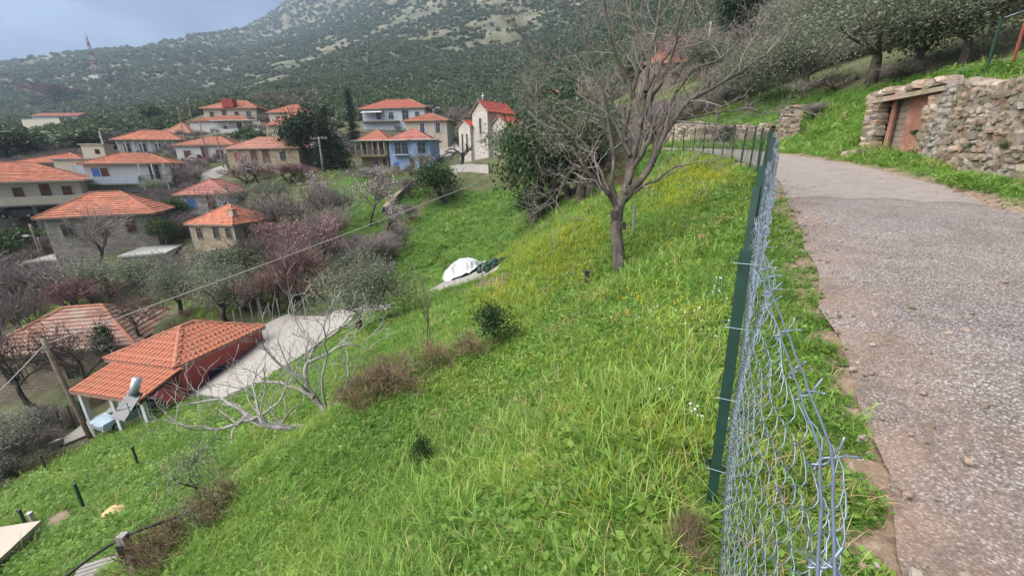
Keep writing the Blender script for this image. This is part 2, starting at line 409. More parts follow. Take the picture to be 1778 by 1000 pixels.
M['grass'] = m_grass('grass_blade', [(.25, (.065, .16, .024)), (.5, (.145, .29, .045)), (.75, (.235, .37, .07)), (.95, (.34, .44, .12))], (.25, .345, .065))
M['grass_y'] = m_grass('yellow_green_blade', [(.25, (.12, .18, .015)), (.5, (.20, .26, .022)), (.75, (.30, .33, .03)), (.95, (.40, .38, .05))], (.34, .36, .03))
M['straw'] = m_plain('dry_straw', (.42, .31, .17), .7, .35, 9)
M['clover'] = m_grass('broad_leaf', [(.25, (.06, .14, .022)), (.55, (.13, .25, .04)), (.85, (.22, .34, .06))], (.26, .33, .055))
M['petal_w'] = m_plain('white_petal', (.62, .62, .60), .6, .08, 20)
M['petal_y'] = m_plain('yellow_petal', (.75, .58, .03), .6, .2, 20)
M['olive'] = m_leaf('olive_leaf', (.05, .066, .034), (.105, .13, .075), (.20, .23, .15))
M['olive2'] = m_leaf('olive_leaf_dusty', (.075, .088, .052), (.155, .175, .115), (.26, .28, .205))
M['dark'] = m_leaf('conifer_needles', (.010, .022, .010), (.022, .045, .018), (.045, .08, .03))
M['ever'] = m_leaf('evergreen_leaf', (.018, .035, .012), (.04, .075, .02), (.09, .14, .045))
M['lime'] = m_leaf('lime_leaf', (.08, .10, .02), (.17, .19, .04), (.27, .27, .08))
M['ivy'] = m_leaf('ivy_leaf', (.012, .03, .010), (.03, .065, .02), (.07, .12, .04))
M['maquis'] = m_leaf('maquis_leaf', (.04, .06, .03), (.082, .115, .055), (.145, .178, .092), .04)
def m_bark(name, c1, c2, c3, sc=9):
    m, t, b = mat(name); g = gpos(t)
    mpn = N(t, 'ShaderNodeMapping'); mpn.inputs['Scale'].default_value = (1, 1, .3); t.links.new(g, mpn.inputs[0])
    n = noise(t, sc, 6, .65, mpn.outputs[0]); n2 = noise(t, 2.2, 3, .5, g)
    c = ramp(t, n, [(.3, c1), (.52, c2), (.72, c3)])
    c = mixc(t, ramp(t, n2, [(.5, 0), (.7, .5)]), c, (.17, .15, .10))
    setc(t, b, c); b.inputs['Roughness'].default_value = .95; bump(t, b, n, .9, .03); return m
M['bark'] = m_bark('grey_bark', (.03, .025, .022), (.085, .072, .063), (.18, .162, .15))
M['bark_dk'] = m_bark('dark_bark', (.025, .02, .016), (.06, .048, .04), (.12, .10, .085))
M['bark_fig'] = m_bark('fig_bark', (.19, .178, .16), (.32, .305, .28), (.44, .42, .40), 5)
M['twig_g'] = m_plain('grey_twig', (.23, .195, .18), .9, .4, 2)
M['twig_d'] = m_plain('dark_twig', (.10, .08, .068), .9, .4, 2)
M['twig_r'] = m_plain('reddish_twig', (.22, .135, .125), .9, .35, 2)
M['bud'] = m_plain('pale_bud', (.50, .42, .40), .8, .3, 6)
M['bud_p'] = m_plain('pink_bud', (.42, .27, .28), .8, .3, 6)
M['brown'] = m_plain('dry_stem', (.23, .165, .105), .9, .4, 4)
# stone and plaster
def m_stone_masonry(name, c1, c2, c3, mortar, bw=.42, bh=.2):
    m, t, b = mat(name); co = ocoord(t)
    ge = N(t, 'ShaderNodeNewGeometry'); tc_ = N(t, 'ShaderNodeTexCoord')
    sx = N(t, 'ShaderNodeSeparateXYZ'); t.links.new(tc_.outputs['Normal'], sx.inputs[0])
    sp = N(t, 'ShaderNodeSeparateXYZ'); t.links.new(co, sp.inputs[0])
    ab = N(t, 'ShaderNodeMath', operation='ABSOLUTE'); t.links.new(sx.outputs[0], ab.inputs[0])
    gt = N(t, 'ShaderNodeMath', operation='GREATER_THAN', i_1=.7); t.links.new(ab.outputs[0], gt.inputs[0])
    mxv = N(t, 'ShaderNodeMix', data_type='FLOAT'); t.links.new(gt.outputs[0], mxv.inputs[0]); t.links.new(sp.outputs[0], mxv.inputs[2]); t.links.new(sp.outputs[1], mxv.inputs[3])
    cb = N(t, 'ShaderNodeCombineXYZ'); t.links.new(mxv.outputs[0], cb.inputs[0]); t.links.new(sp.outputs[2], cb.inputs[1])
    wob = N(t, 'ShaderNodeTexNoise', i_Scale=2.2, i_Detail=3.0); t.links.new(co, wob.inputs[0])
    vm = N(t, 'ShaderNodeVectorMath', operation='MULTIPLY_ADD'); t.links.new(wob.outputs['Color'], vm.inputs[0]); vm.inputs[1].default_value = (.42, .30, 0); t.links.new(cb.outputs[0], vm.inputs[2])
    br = N(t, 'ShaderNodeTexBrick', i_Scale=1.0, i_Mortar_Size=.022, i_Brick_Width=bw, i_Row_Height=bh, i_Bias=0.0)
    br.inputs['Color1'].default_value = (*c1, 1); br.inputs['Color2'].default_value = (*c2, 1); br.inputs['Mortar'].default_value = (*mortar, 1)
    t.links.new(vm.outputs[0], br.inputs['Vector'])
    n = noise(t, 1.3, 5, .6, co)
    c = mixc(t, ramp(t, n, [(.4, 0), (.7, .7)]), br.outputs['Color'], c3)
    st = ramp(t, noise(t, .5, 5, .65, co), [(.35, (.70, .68, .66)), (.6, (1, 1, 1))])
    c = mixc(t, .8, c, st, 'MULTIPLY')
    setc(t, b, c); bump(t, b, br.outputs['Fac'], -.6, .03); return m
M['stone_beige'] = m_stone_masonry('honey_stone_masonry', (.46, .37, .25), (.27, .22, .16), (.42, .35, .26), (.20, .17, .13), .5, .27)
M['stone_grey'] = m_stone_masonry('grey_stone_masonry', (.42, .375, .325), (.22, .20, .18), (.40, .36, .31), (.16, .145, .13), .5, .27)
M['stone_pale'] = m_stone_masonry('pale_church_masonry', (.50, .46, .425), (.43, .385, .35), (.54, .51, .48), (.33, .30, .275), .6, .3)
M['stone_rust'] = m_stone_masonry('rough_stone_masonry', (.34, .26, .19), (.24, .20, .16), (.30, .27, .22), (.16, .13, .11))
def m_plaster(name, c, dirt=.5):
    m, t, b = mat(name); co = ocoord(t)
    n = noise(t, .9, 6, .65, co); mpn = N(t, 'ShaderNodeMapping'); mpn.inputs['Scale'].default_value = (2.5, 2.5, .35); t.links.new(co, mpn.inputs[0])
    n2 = noise(t, 1.5, 5, .6, mpn.outputs[0])
    d = tuple(x*.62 for x in c)
    cc = mixc(t, ramp(t, n2, [(.48, 0), (.75, dirt)]), c, d); cc = mixc(t, ramp(t, n, [(.35, .35), (.6, 0)]), cc, tuple(x*.8 for x in c))
    setc(t, b, cc); bump(t, b, noise(t, 30, 3, .6, co), .25, .01); return m
M['white'] = m_plaster('white_plaster', (.50, .50, .485)); M['cream'] = m_plaster('cream_plaster', (.50, .455, .365))
M['blue'] = m_plaster('pale_blue_plaster', (.29, .40, .60), .3); M['ochre'] = m_plaster('ochre_plaster', (.38, .31, .19)); M['bluewhite'] = m_plaster('bluish_white_plaster', (.46, .51, .58))
M['greyp'] = m_plaster('grey_cement', (.38, .36, .34)); M['tan'] = m_plaster('tan_plaster', (.46, .40, .33)); M['concrete'] = m_plaster('pale_concrete', (.27, .255, .235))
M['palec'] = m_plaster('pale_paving', (.30, .28, .255)); M['redp'] = m_plaster('red_plaster', (.48, .12, .11), .3)
def m_tile(name, c, dark=.45, moss=.0):
    m, t, b = mat(name); co = ocoord(t)
    geo = N(t, 'ShaderNodeNewGeometry'); r = orand(t)
    v = N(t, 'ShaderNodeTexVoronoi', i_Scale=3.2); t.links.new(co, v.inputs['Vector'])
    sc = N(t, 'ShaderNodeSeparateColor'); t.links.new(v.outputs['Color'], sc.inputs[0])
    cc = ramp(t, sc.outputs[0], [(0, tuple(x*.72 for x in c)), (.5, c), (1, tuple(min(1, x*1.25+.02) for x in c))])
    cc = mixc(t, ramp(t, noise(t, .6, 6, .7, co), [(.45, 0), (.75, dark)]), cc, (.17, .12, .095))
    if moss: cc = mixc(t, ramp(t, noise(t, 1.1, 5, .7, co), [(.42, 0), (.6, moss)]), cc, (.30, .26, .22))
    cc = mixc(t, ramp(t, r, [(0, .0), (.5, .12), (1, .5)]), cc, (.30, .155, .11))
    cc = mixc(t, ramp(t, noise(t, 2.6, 6, .75, co), [(.5, 0), (.72, .55)]), cc, (.25, .20, .165))
    setc(t, b, cc); b.inputs['Roughness'].default_value = .8; bump(t, b, sc.outputs[1], .4, .03); return m
M['tile_o'] = m_tile('orange_roof_tile', (.40, .128, .068), .6); M['tile_r'] = m_tile('red_roof_tile', (.44, .06, .045), .3)
M['tile_p'] = m_tile('faded_pink_roof_tile', (.38, .135, .11)); M['tile_w'] = m_tile('weathered_roof_tile', (.27, .13, .095), .6, .7); M['tile_s'] = m_tile('salmon_roof_tile', (.38, .15, .10), .5, .25)
M['ridge'] = m_plain('ridge_tile_clay', (.38, .17, .105), .85, .35, 2)
M['roofwhite'] = m_plain('white_eave_board', (.52, .52, .50), .7, .12, 1.5)
M['wood_dk'] = m_plain('brown_shutter_paint', (.12, .055, .04), .6, .3, 3); M['wood_red'] = m_plain('red_shutter_paint', (.28, .05, .04), .6, .3, 3)
M['wood_bl'] = m_plain('blue_shutter_paint', (.07, .20, .50), .5, .2, 3); M['timber'] = m_plain('weathered_timber', (.26, .21, .165), .9, .4, 5, bs=.4)
M['timber_or'] = m_plain('varnished_timber', (.36, .13, .05), .55, .3, 4)
M['frame'] = m_plain('white_window_frame', (.42, .41, .39), .5, .08, 4)
m, t, b = mat('window_glass'); b.inputs['Base Color'].default_value = (.03, .035, .045, 1); b.inputs['Roughness'].default_value = .08; b.inputs['Specular IOR Level'].default_value = .6; M['glass'] = m
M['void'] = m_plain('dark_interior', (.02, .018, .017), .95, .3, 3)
M['rail'] = m_plain('dark_iron', (.035, .035, .038), .5, .3, 8, .4); M['galv'] = m_plain('galvanised_steel', (.22, .27, .33), .42, .2, 30, .6, spec=.5)
M['green_post'] = m_plain('green_painted_steel', (.012, .046, .033), .55, .25, 12, 0, spec=.5); M['rust'] = m_plain('rusty_red_steel', (.24, .06, .045), .7, .35, 9)
M['tank'] = m_plain('pale_metal_tank', (.42, .46, .50), .35, .1, 4, .3); M['black'] = m_plain('black_plastic', (.015, .015, .017), .5, .3, 5)
M['tarp'] = m_plain('white_translucent_sheet', (.46, .475, .48), .35, .10, 1.2, spec=.5); M['cable'] = m_plain('grey_cable', (.35, .34, .32), .6, .2, 4)
M['limestone'] = None
def m_rock(name, stops):
    m, t, b = mat(name); co = ocoord(t); g = gpos(t)
    n = noise(t, 6, 6, .7, g); r = orand(t)
    a = N(t, 'ShaderNodeMath', operation='MULTIPLY_ADD', i_1=.42); t.links.new(r, a.inputs[0])
    a2 = N(t, 'ShaderNodeMath', operation='MULTIPLY', i_1=.6); t.links.new(n, a2.inputs[0]); t.links.new(a2.outputs[0], a.inputs[2])
    c = ramp(t, a.outputs[0], stops)
    rr = N(t, 'ShaderNodeMath', operation='MULTIPLY', i_1=7.31); t.links.new(r, rr.inputs[0]); fr = N(t, 'ShaderNodeMath', operation='FRACT'); t.links.new(rr.outputs[0], fr.inputs[0])
    c = mixc(t, 1.0, c, ramp(t, fr.outputs[0], [(0, (1.1, .86, .74)), (.3, (1, .96, .9)), (.6, (.82, .82, .84)), (.85, (1.15, 1.1, 1.02)), (1, (.95, .80, .72))]), 'MULTIPLY')
    c = mixc(t, ramp(t, noise(t, 2.1, 5, .65, g), [(.50, 0), (.66, .65)]), c, (.12, .125, .06))
    c = mixc(t, ramp(t, noise(t, 1.1, 5, .7, g), [(.56, 0), (.72, .6)]), c, (.36, .19, .12))
    setc(t, b, c); b.inputs['Roughness'].default_value = .95; bump(t, b, n, .8, .03); return m
M['limestone'] = m_rock('weathered_limestone', [(.12, (.07, .06, .05)), (.34, (.18, .15, .12)), (.58, (.28, .245, .21)), (.85, (.44, .405, .365))])
M['darkback'] = m_plain('earth_behind_stones', (.10, .08, .06), .95, .4, 4, bs=.5)
def m_red_render(name):
    m, t, b = mat(name); co = gpos(t)
    c = ramp(t, noise(t, 2.2, 6, .7, co), [(.3, (.17, .085, .06)), (.5, (.28, .135, .095)), (.7, (.38, .23, .18))])
    setc(t, b, c); bump(t, b, noise(t, 9, 5, .7, co), .6, .03); return m
M['redrender'] = m_red_render('flaking_red_render')
# ------------------------------------------------------------------ land and road
az = np.radians(np.r_[np.linspace(-180, -66, 38, endpoint=False), np.linspace(-66, 68, 470), np.linspace(70, 180, 36)[:-1]])
rr = np.exp(np.linspace(math.log(.22), math.log(2000), 470))
AZ, RR = np.meshgrid(az, rr); gx = (RR*np.sin(AZ)).ravel(); gy = (RR*np.cos(AZ)).ravel()
gz = terrain(gx, gy)
na, nr = len(az), len(rr)
ii = np.arange(nr-1)[:, None]*na + np.arange(na)[None]; jj = np.arange(nr-1)[:, None]*na + (np.arange(na)[None]+1) % na
FT = np.stack([ii, jj, jj+na, ii+na], -1).reshape(-1, 4)[:, ::-1]
TV = np.stack([gx, gy, gz], 1)
cen = len(TV); TV = np.vstack([TV, [[0, 0, tz(0.02, 0.02)]]])
me = np_mesh('ground', TV, FT, M['ground'], True)
def inpoly(px, py, poly):
    r = np.zeros(len(px), bool); n = len(poly)
    for i in range(n):
        x1, y1 = poly[i]; x2, y2 = poly[(i+1) % n]
        c = ((y1 > py) != (y2 > py)) & (px < (x2-x1)*(py-y1)/(y2-y1+1e-9)+x1); r ^= c
    return r
LUSH = [
 [(1400,1000),(1235,1000),(280,1000),(430,840),(560,740),(700,650),(900,560),(840,545),(1000,360),(1080,330),(1200,280),(1340,300),(1420,300),(1500,400)],
 [(0,1000),(300,1000),(600,720),(900,560),(860,500),(700,520),(560,560),(330,690),(0,850)],
 [(680,470),(640,520),(740,520),(900,470),(1010,380),(940,320),(850,330),(760,340),(700,400)],
 [(1350,300),(1778,380),(1778,100),(1500,150),(1300,180),(1200,240),(1250,270)],
 [(570,340),(580,420),(640,440),(780,300),(600,300)],
 [(930,380),(1080,480),(1200,300),(1050,330)], [(1080,310),(1140,225),(1200,205),(1300,172),(1420,140),(1380,270)]]
def land_attrs(P):
    x, y, z = P[:, 0], P[:, 1], P[:, 2]; r = np.hypot(x, y); px, py, dep = project(P)
    px = px + 14*fbm(px/30, py/30, 3); py = py + 10*fbm(px/30+9, py/30, 3)
    lush = np.zeros(len(x))
    for p in LUSH: lush = np.maximum(lush, inpoly(px, py, p)*1.0)
    lush = np.where((dep < .3) | (r < 3), 1, lush); lush = np.where(r > 70, 0, lush)
    scrub = sstep(75, 150, r)
    dirt = np.zeros(len(x)); nn = r < 60
    off, idx = road_coord(x[nn], y[nn]); w = RWID[idx]
    jit = .35*fbm(x[nn]*2.1, y[nn]*2.1, 3)
    dl = 1-sstep(.12, .42, np.where(off < 0, -off, np.where(off > w, (off-w)*.8, 0))+jit)
    dirt[nn] = dl
    gold = sstep(0, .25, fbm(x*.5+3, y*.5, 3))
    return lush, dirt, scrub, gold
at = land_attrs(TV)
for nm, a in zip(('lush', 'dirt', 'scrub', 'gold'), at):
    q = me.attributes.new(nm, 'FLOAT', 'POINT'); q.data.foreach_set('value', a.astype(np.float32))
ground = link('ground', me); tag(ground, 'green terraced hillside falling from the road to the village and rising to the mountain', None, kind='structure')
# road strip
rv, rf, ra, rx = [], [], [], []
NC = 14
keep = [i for i in range(len(ROAD)) if RS[i] > -8 and RS[i] < 48]
for a_, i in enumerate(keep):
    el = .16*vnoise(RS[i]*1.1, 3.3)+.08*vnoise(RS[i]*3.7, 8.1); er = .2*vnoise(RS[i]*.9, 13.3)+.1*vnoise(RS[i]*3.1, 21.)
    for k in range(NC+1):
        o = el + (RWID[i]+er-el)*k/NC; p = ROAD[i]+RNRM[i]*o
        crown = -.012 if k in (0, NC) else .012*math.sin(PI*k/NC)+.008
        rv.append((p[0], p[1], RZ[i]+crown)); ra.append((RS[i]+(.55*float(vnoise(k*.6, 5.)))+.35*(k/NC))/26.0); rx.append(k/NC)
n_ = len(keep)
for a_ in range(n_-1):
    for k in range(NC): q = a_*(NC+1)+k; rf.append((q, q+1, q+NC+2, q+NC+1))
rme = np_mesh('road', rv, rf, M['road'], True)
for nm, a in (('along', ra), ('across', rx)):
    q = rme.attributes.new(nm, 'FLOAT', 'POINT'); q.data.foreach_set('value', np.array(a, np.float32))
tag(link('road', rme), 'narrow worn chip-sealed lane climbing and bending left', None, kind='structure')
# ------------------------------------------------------------------ buildings
M['soffit'] = m_plain('brownish_eave', (.36, .27, .21), .8, .3, 2)
def wall_holes_box(w, d, h, low):
    b = MB(); b.box(0, w, 0, d, -low, h); return b
def roof_faces(w, d, z, rise, o, style):
    """list of (eaveA, eaveB, topB, topA) slope quads, ridge lines"""
    x0, x1, y0, y1 = -o, w+o, -o, d+o; V = Vector
    if style == 'gable':                                  # ridge along x
        ym = d/2
        q = [(V((x0,y0,z)), V((x1,y0,z)), V((x1,ym,z+rise)), V((x0,ym,z+rise))), (V((x1,y1,z)), V((x0,y1,z)), V((x0,ym,z+rise)), V((x1,ym,z+rise)))]
        r = [(V((x0,ym,z+rise)), V((x1,ym,z+rise)))]
    elif style == 'lean':
        q = [(V((x0,y0,z)), V((x1,y0,z)), V((x1,y1,z+rise)), V((x0,y1,z+rise)))]; r = []
    else:
        W_, D_ = x1-x0, y1-y0
        if W_ >= D_:
            a, b = V((x0+D_/2, (y0+y1)/2, z+rise)), V((x1-D_/2, (y0+y1)/2, z+rise))
        else:
            a, b = V(((x0+x1)/2, y0+W_/2, z+rise)), V(((x0+x1)/2, y1-W_/2, z+rise))
        c = [V((x0,y0,z)), V((x1,y0,z)), V((x1,y1,z)), V((x0,y1,z))]
        if W_ >= D_:
            q = [(c[0],c[1],b,a), (c[1],c[2],b,b), (c[2],c[3],a,b), (c[3],c[0],a,a)]; r = [(a,b),(c[0],a),(c[3],a),(c[1],b),(c[2],b)]
        else:
            q = [(c[0],c[1],a,a), (c[1],c[2],b,a), (c[2],c[3],b,b), (c[3],c[0],a,b)]; r = [(a,b),(c[0],a),(c[1],a),(c[2],b),(c[3],b)]
    return q, r
def add_roof(parent, w, d, z, rise, o, style, tmat, course=.36, eave=None, x=0, y=0, name='roof'):
    q, r = roof_faces(w, d, z, rise, o, style)
    deck = MB(); th = .13; off = Vector((x, y, 0))
    for a, b, c, e in q:
        dn = Vector((0, 0, -th)); p = [k+off for k in (a, b, c, e)]
        deck.poly(*[k+Vector((0, 0, -.02)) for k in (p if (c-e).length > 1e-6 else p[:3])])
        deck.poly(*[k+dn for k in reversed(p if (c-e).length > 1e-6 else p[:3])])
        deck.quad(p[0]+dn, p[1]+dn, p[1]+Vector((0,0,-.02)), p[0]+Vector((0,0,-.02)))
        if style in ('gable', 'lean'):
            deck.quad(p[1]+dn, p[2]+dn, p[2]+Vector((0,0,-.02)), p[1]+Vector((0,0,-.02))); deck.quad(p[3]+dn, p[0]+dn, p[0]+Vector((0,0,-.02)), p[3]+Vector((0,0,-.02)))
    ro = deck.build(name, eave or M['soffit'], parent)
    tl = MB(); rnd = random.Random(int(w*100+d*10))
    for a, b, c, e in q:
        a, b, c, e = a+off, b+off, c+off, e+off
        L_ = ((c+e)/2-(a+b)/2).length; n = max(3, int(L_/course)); nrm = (b-a).cross(((c+e)/2-(a+b)/2)).normalized()
        if nrm.z < 0: nrm = -nrm
        for i in range(n):
            t0, t1 = i/n, (i+1)/n; h = .05+rnd.uniform(-.012, .02)
            p0, p1 = a.lerp(e, t0), b.lerp(c, t0); p2, p3 = b.lerp(c, t1), a.lerp(e, t1)
            tl.quad(p0+nrm*h, p1+nrm*h, p2+nrm*.004, p3+nrm*.004); tl.quad(p0, p1, p1+nrm*h, p0+nrm*h)
    to = tl.build('tiles', tmat, ro); to['kind'] = 'stuff'
    if r:
        rd = MB()
        for a, b in r: rd.tube([a+off+Vector((0,0,.03)), b+off+Vector((0,0,.03))], .09, 6)
        rd.build('ridge_cap', M['ridge'], ro)
    return ro
def add_window(parent, face, u, v, ww, hh, w, d, style='shut', col='wood_dk', name=None):
    """face F(ront) R(ight) L(eft); u along the face, v height of the sill, in house coordinates"""
    def P(x, y, z):                     # x along, y outward, z up
        return {'F': (x, -y, z), 'R': (w+y, x, z), 'L': (-y, d-x, z)}[face]
    def bx(mb, x0, x1, y0, y1, z0, z1):
        a = P(x0, y0, z0); b = P(x1, y1, z1)
        mb.box(min(a[0], b[0]), max(a[0], b[0]), min(a[1], b[1]), max(a[1], b[1]), min(a[2], b[2]), max(a[2], b[2]))
    nm = name or ('door' if style.startswith('door') else 'window')
    f = MB(); tk = .05
    bx(f, u-ww/2-tk, u-ww/2, .005, .07, v, v+hh); bx(f, u+ww/2, u+ww/2+tk, .005, .07, v, v+hh)
    bx(f, u-ww/2-tk, u+ww/2+tk, .005, .08, v+hh, v+hh+tk); bx(f, u-ww/2-tk-.04, u+ww/2+tk+.04, .004, .11, v-tk, v)
    wo = f.build(nm, M['stone_pale'] if style == 'slit' else (M['frame'] if not parent.name.startswith('stone') else M['timber']), parent)
    if style in ('shut', 'door'):
        for s in (-1, 1):
            sh = MB(); bx(sh, u-ww/2+.01 if s < 0 else u+.01, u-.01 if s < 0 else u+ww/2-.01, .008, .05, v+.01, v+hh-.01)
            z = v+.12
            while z < v+hh-.12:
                bx(sh, (u-ww/2+.07) if s < 0 else u+.07, (u-.07) if s < 0 else u+ww/2-.07, .05, .062, z, z+.05); z += .12
            sh.build('shutter', M[col], wo)
    else:
        g = MB(); bx(g, u-ww/2, u+ww/2, .006, .02, v, v+hh); g.build('pane', M['glass'], wo)
        if style != 'slit':
            k = MB(); bx(k, u-.02, u+.02, .02, .04, v, v+hh)
            bx(k, u-ww/2, u+ww/2, .021, .045, v+hh*.62, v+hh*.62+.035); k.build('mullion', wo.data.materials[0], wo)
        if style == 'open':
            for s in (-1, 1):
                sh = MB(); c = u+s*(ww/2+tk+ww*.25); bx(sh, c-ww*.24, c+ww*.24, .03, .07, v, v+hh); sh.build('shutter', M[col], wo)
    return wo
def add_balcony(parent, x0, x1, y1, z, rail='rail', slab='concrete', solid=None, posts=0, ztop=None):
    b = MB(); b.box(x0, x1, -y1, .0-.004, z-.16, z); o = b.build('balcony', M[slab], parent)
    r = MB()
    if solid:
        r.box(x0, x1, -y1-.004, -y1+.09, z+.002, z+.95); r.box(x0-.003, x0+.09, -y1+.09, -.006, z+.002, z+.95); r.box(x1-.09, x1+.003, -y1+.09, -.006, z+.002, z+.95)
        r.build('parapet', M[solid], o)
    else:
        r.box(x0, x1, -y1+.02, -y1+.06, z+.93, z+.98)
        x = x0+.05
        while x < x1: r.box(x-.012, x+.012, -y1+.03, -y1+.05, z+.06, z+.93); x += .16
        r.box(x0, x1, -y1+.025, -y1+.055, z+.03, z+.06); r.build('railing', M[rail], o)
    for i in range(posts):
        p = MB(); x = x0+.12+(x1-x0-.24)*i/max(1, posts-1); p.box(x-.06, x+.06, -y1+.1, -y1+.22, z+.004, ztop-.14); p.build('post', M['roofwhite'], o)
    return o
def add_chimney(parent, x, y, z, h, mat_='tan', w=.5):
    b = MB(); b.box(x-w/2, x+w/2, y-w/2, y+w/2, z-1, z+h); o = b.build('chimney', M[mat_], parent)
    c = MB(); c.box(x-w/2-.07, x+w/2+.07, y-w/2-.07, y+w/2+.07, z+h+.004, z+h+.09); c.build('chimney_cap', M['ridge'], o)
def house(name, label, px, py, t, yaw, w, d, rise, wall, tile, h=None, o=.5, style='hip', ref='L', group=None, cat='house', wins=(), eave=None, floors=1, found=1.5, course=.36):
    P = Vector(Wp(px, py, t)); ya = math.radians(yaw); ex = Vector((math.cos(ya), math.sin(ya), 0)); ey = Vector((-math.sin(ya), math.cos(ya), 0))
    if ref == 'R': P = P-ex*w
    cs = [P+ex*a+ey*b for a in (0, w) for b in (0, d)]
    zs = [tz(c.x, c.y) for c in cs]; zb = min(zs[0], zs[2])
    H = P.z-zb if h is None else h
    H = max(H, 2.2)
    r = thing(name, label, cat, (P.x, P.y, P.z-H), ya, group)
    low = max(.4, P.z-H-min(zs)+.3)
    b = MB(); b.box(0, w, 0, d, -low, H)
    if style == 'gable': 
        b.poly((0,0,H), (0,d,H), (0,d/2,H+rise*d/(d+2*o))); b.poly((w,d,H), (w,0,H), (w,d/2,H+rise*d/(d+2*o)))
    b.build('wall', M[wall], r)
    if style != 'flat': add_roof(r, w, d, H+.02, rise, o, style, M[tile], eave=M[eave] if eave else None, course=course)
    else:
        s = MB(); s.box(-o, w+o, -o, d+o, H+.003, H+.18); s.build('roof', M[tile], r)
    for q in wins:
        f, u, dz, ww, hh = q[:5]; kw = dict(style=q[5] if len(q) > 5 else 'shut', col=q[6] if len(q) > 6 else 'wood_dk')
        add_window(r, f, u, H-dz, ww, hh, w, d, **kw)
    r['H'] = H
    return r
# left edge
h = house('village_house', 'cream house on concrete pillars with three brown shuttered windows and a long balcony', 136, 313, 52, 38, 14.2, 9, 2.3, 'cream', 'tile_o', h=2.75, wins=[('F', 8.7, 1.9, .9, 1.2), ('F', 11.0, 2.45, .95, 2.1, 'door'), ('F', 12.9, 1.9, .9, 1.2)], ref='R', o=.7, eave='roofwhite', found=.1)
for o_ in list(h.children):
    if o_.name.startswith('wall'):
        bpy.data.objects.remove(o_)
b = MB(); b.box(0, 14.2, 0, 9, 0, 2.75); b.build('wall', M['cream'], h)
add_balcony(h, -.2, 14.4, 1.1, 0.0, solid='cream')
for x in (.4, 5, 9.5, 13.8):
    b = MB(); b.box(x-.2, x+.2, .1, .5, -3.4, -.165); b.build('pillar', M['concrete'], h)
b = MB(); b.box(0, 14.2, 5, 8.9, -3.6, -.01); b.build('basement_wall', M['greyp'], h)
house('stone_house', 'large grey stone house with weathered orange hip roof behind a tall bare tree', 72, 379, 39.5, 25, 8.6, 6.2, 2.2, 'stone_grey', 'tile_o', wins=[('F', 1.6, 1.9, .8, 1.2, 'pane'), ('F', 6.6, 1.9, .8, 1.2, 'shut'), ('F', 4.2, 2.0, .9, 1.2, 'pane'), ('R', 1.6, 2.2, .75, 1.1, 'pane'), ('R', 4.6, 1.7, .75, 1.3, 'pane')], o=.5)
hs = house('stone_house', 'small honey coloured stone house with orange hip roof and plastered quoins', 327, 389, 42.6, -13, 5.8, 5.4, 1.75, 'stone_beige', 'tile_o', wins=[('F', 1.2, 1.5, .6, 1.1, 'pane'), ('F', 3.4, 1.5, .6, 1.2, 'pane'), ('F', 5.0, 1.4, .55, 1.0, 'pane'), ('R', 1.5, 1.6, .8, 1.1, 'pane'), ('R', 4.3, 1.5, .6, 1.0, 'pane'), ('R', 1.0, 3.7, .7, 1.3, 'pane')], o=.3, course=.34)
Hh = hs['H']
for (x, y) in ((-.012, -.012), (5.512, -.012), (5.512, 5.1)):
    b = MB(); b.box(x, x+.3, y, y+.312, -.4, Hh-.15); b.build('quoin', M['palec'], hs)
add_chimney(hs, 4.8, 1.2, Hh+.5, .9)
# white house with balcony
h = house('village_house', 'white two storey house with bulging balcony and blue shutters under a long orange roof', 143, 285, 56, 22, 9.8, 6.4, 1.5, 'white', 'tile_o', wins=[('F', 1.2, 1.75, .85, 1.15, 'shut', 'wood_bl'), ('F', 2.15, 1.75, .85, 1.15, 'shut', 'wood_dk'), ('F', 7.9, 2.3, 1.2, 2.1, 'pane'), ('R', 2.3, 2.3, .9, 1.4), ('R', 4.9, 2.2, .9, 1.4), ('F', 2.8, 4.4, 1.6, .9, 'shut', 'tan' )], o=.45)
Hh = h['H']; add_balcony(h, .0, 6.2, 1.3, Hh-2.75, solid='bluewhite'); add_balcony(h, 6.3, 9.5, 1.0, Hh-2.7)
for x in (6.5, 8.0, 9.4):
    b = MB(); b.box(x-.08, x+.08, -.95, -.8, -.6, Hh-.1); b.build('post', M['roofwhite'], h)
add_chimney(h, 6.6, 3.0, Hh+.9, .7, 'white')
# beige houses behind it
h = house('village_house', 'low house with open porch posts under a bright orange roof beside flat beige block', 32, 283, 66, 14, 9.0, 9, 1.6, 'greyp', 'tile_o', wins=[('F', 2, 2.2, 1, 1.3, 'pane'), ('F', 6, 2.2, 1, 1.3, 'pane')], o=.8)
for x in (.2, 3.0, 6.0, 8.8):
    b = MB(); b.box(x-.1, x+.1, -.7, -.5, -.8, h['H']-.1); b.build('post', M['roofwhite'], h)
h = house('village_house', 'beige flat roofed block with a roof hut and white roller shutter', 91, 278, 61, 14, 6.0, 8, 0, 'cream', 'concrete', style='flat', o=.25, wins=[('F', 3.3, 2.2, 1.8, 1.3, 'shut', 'bluewhite')])
Hh = h['H']; b = MB(); b.box(2.6, 5.6, 2.4, 4.8, Hh+.19, Hh+2.3); ho = b.build('roof_hut', M['cream'], h)
b = MB(); b.box(2.4, 5.8, 2.2, 5.0, Hh+2.303, Hh+2.45); b.build('hut_roof', M['tan'], ho)
b = MB(); b.box(4.3, 4.9, 2.37, 2.396, Hh+.9, Hh+1.6); b.build('hut_window', M['void'], ho)
b = MB(); b.tube([(5.2, 3.2, Hh+2.4), (5.2, 3.2, Hh+4.4)], .12, 8); b.build('flue', M['bluewhite'], h)
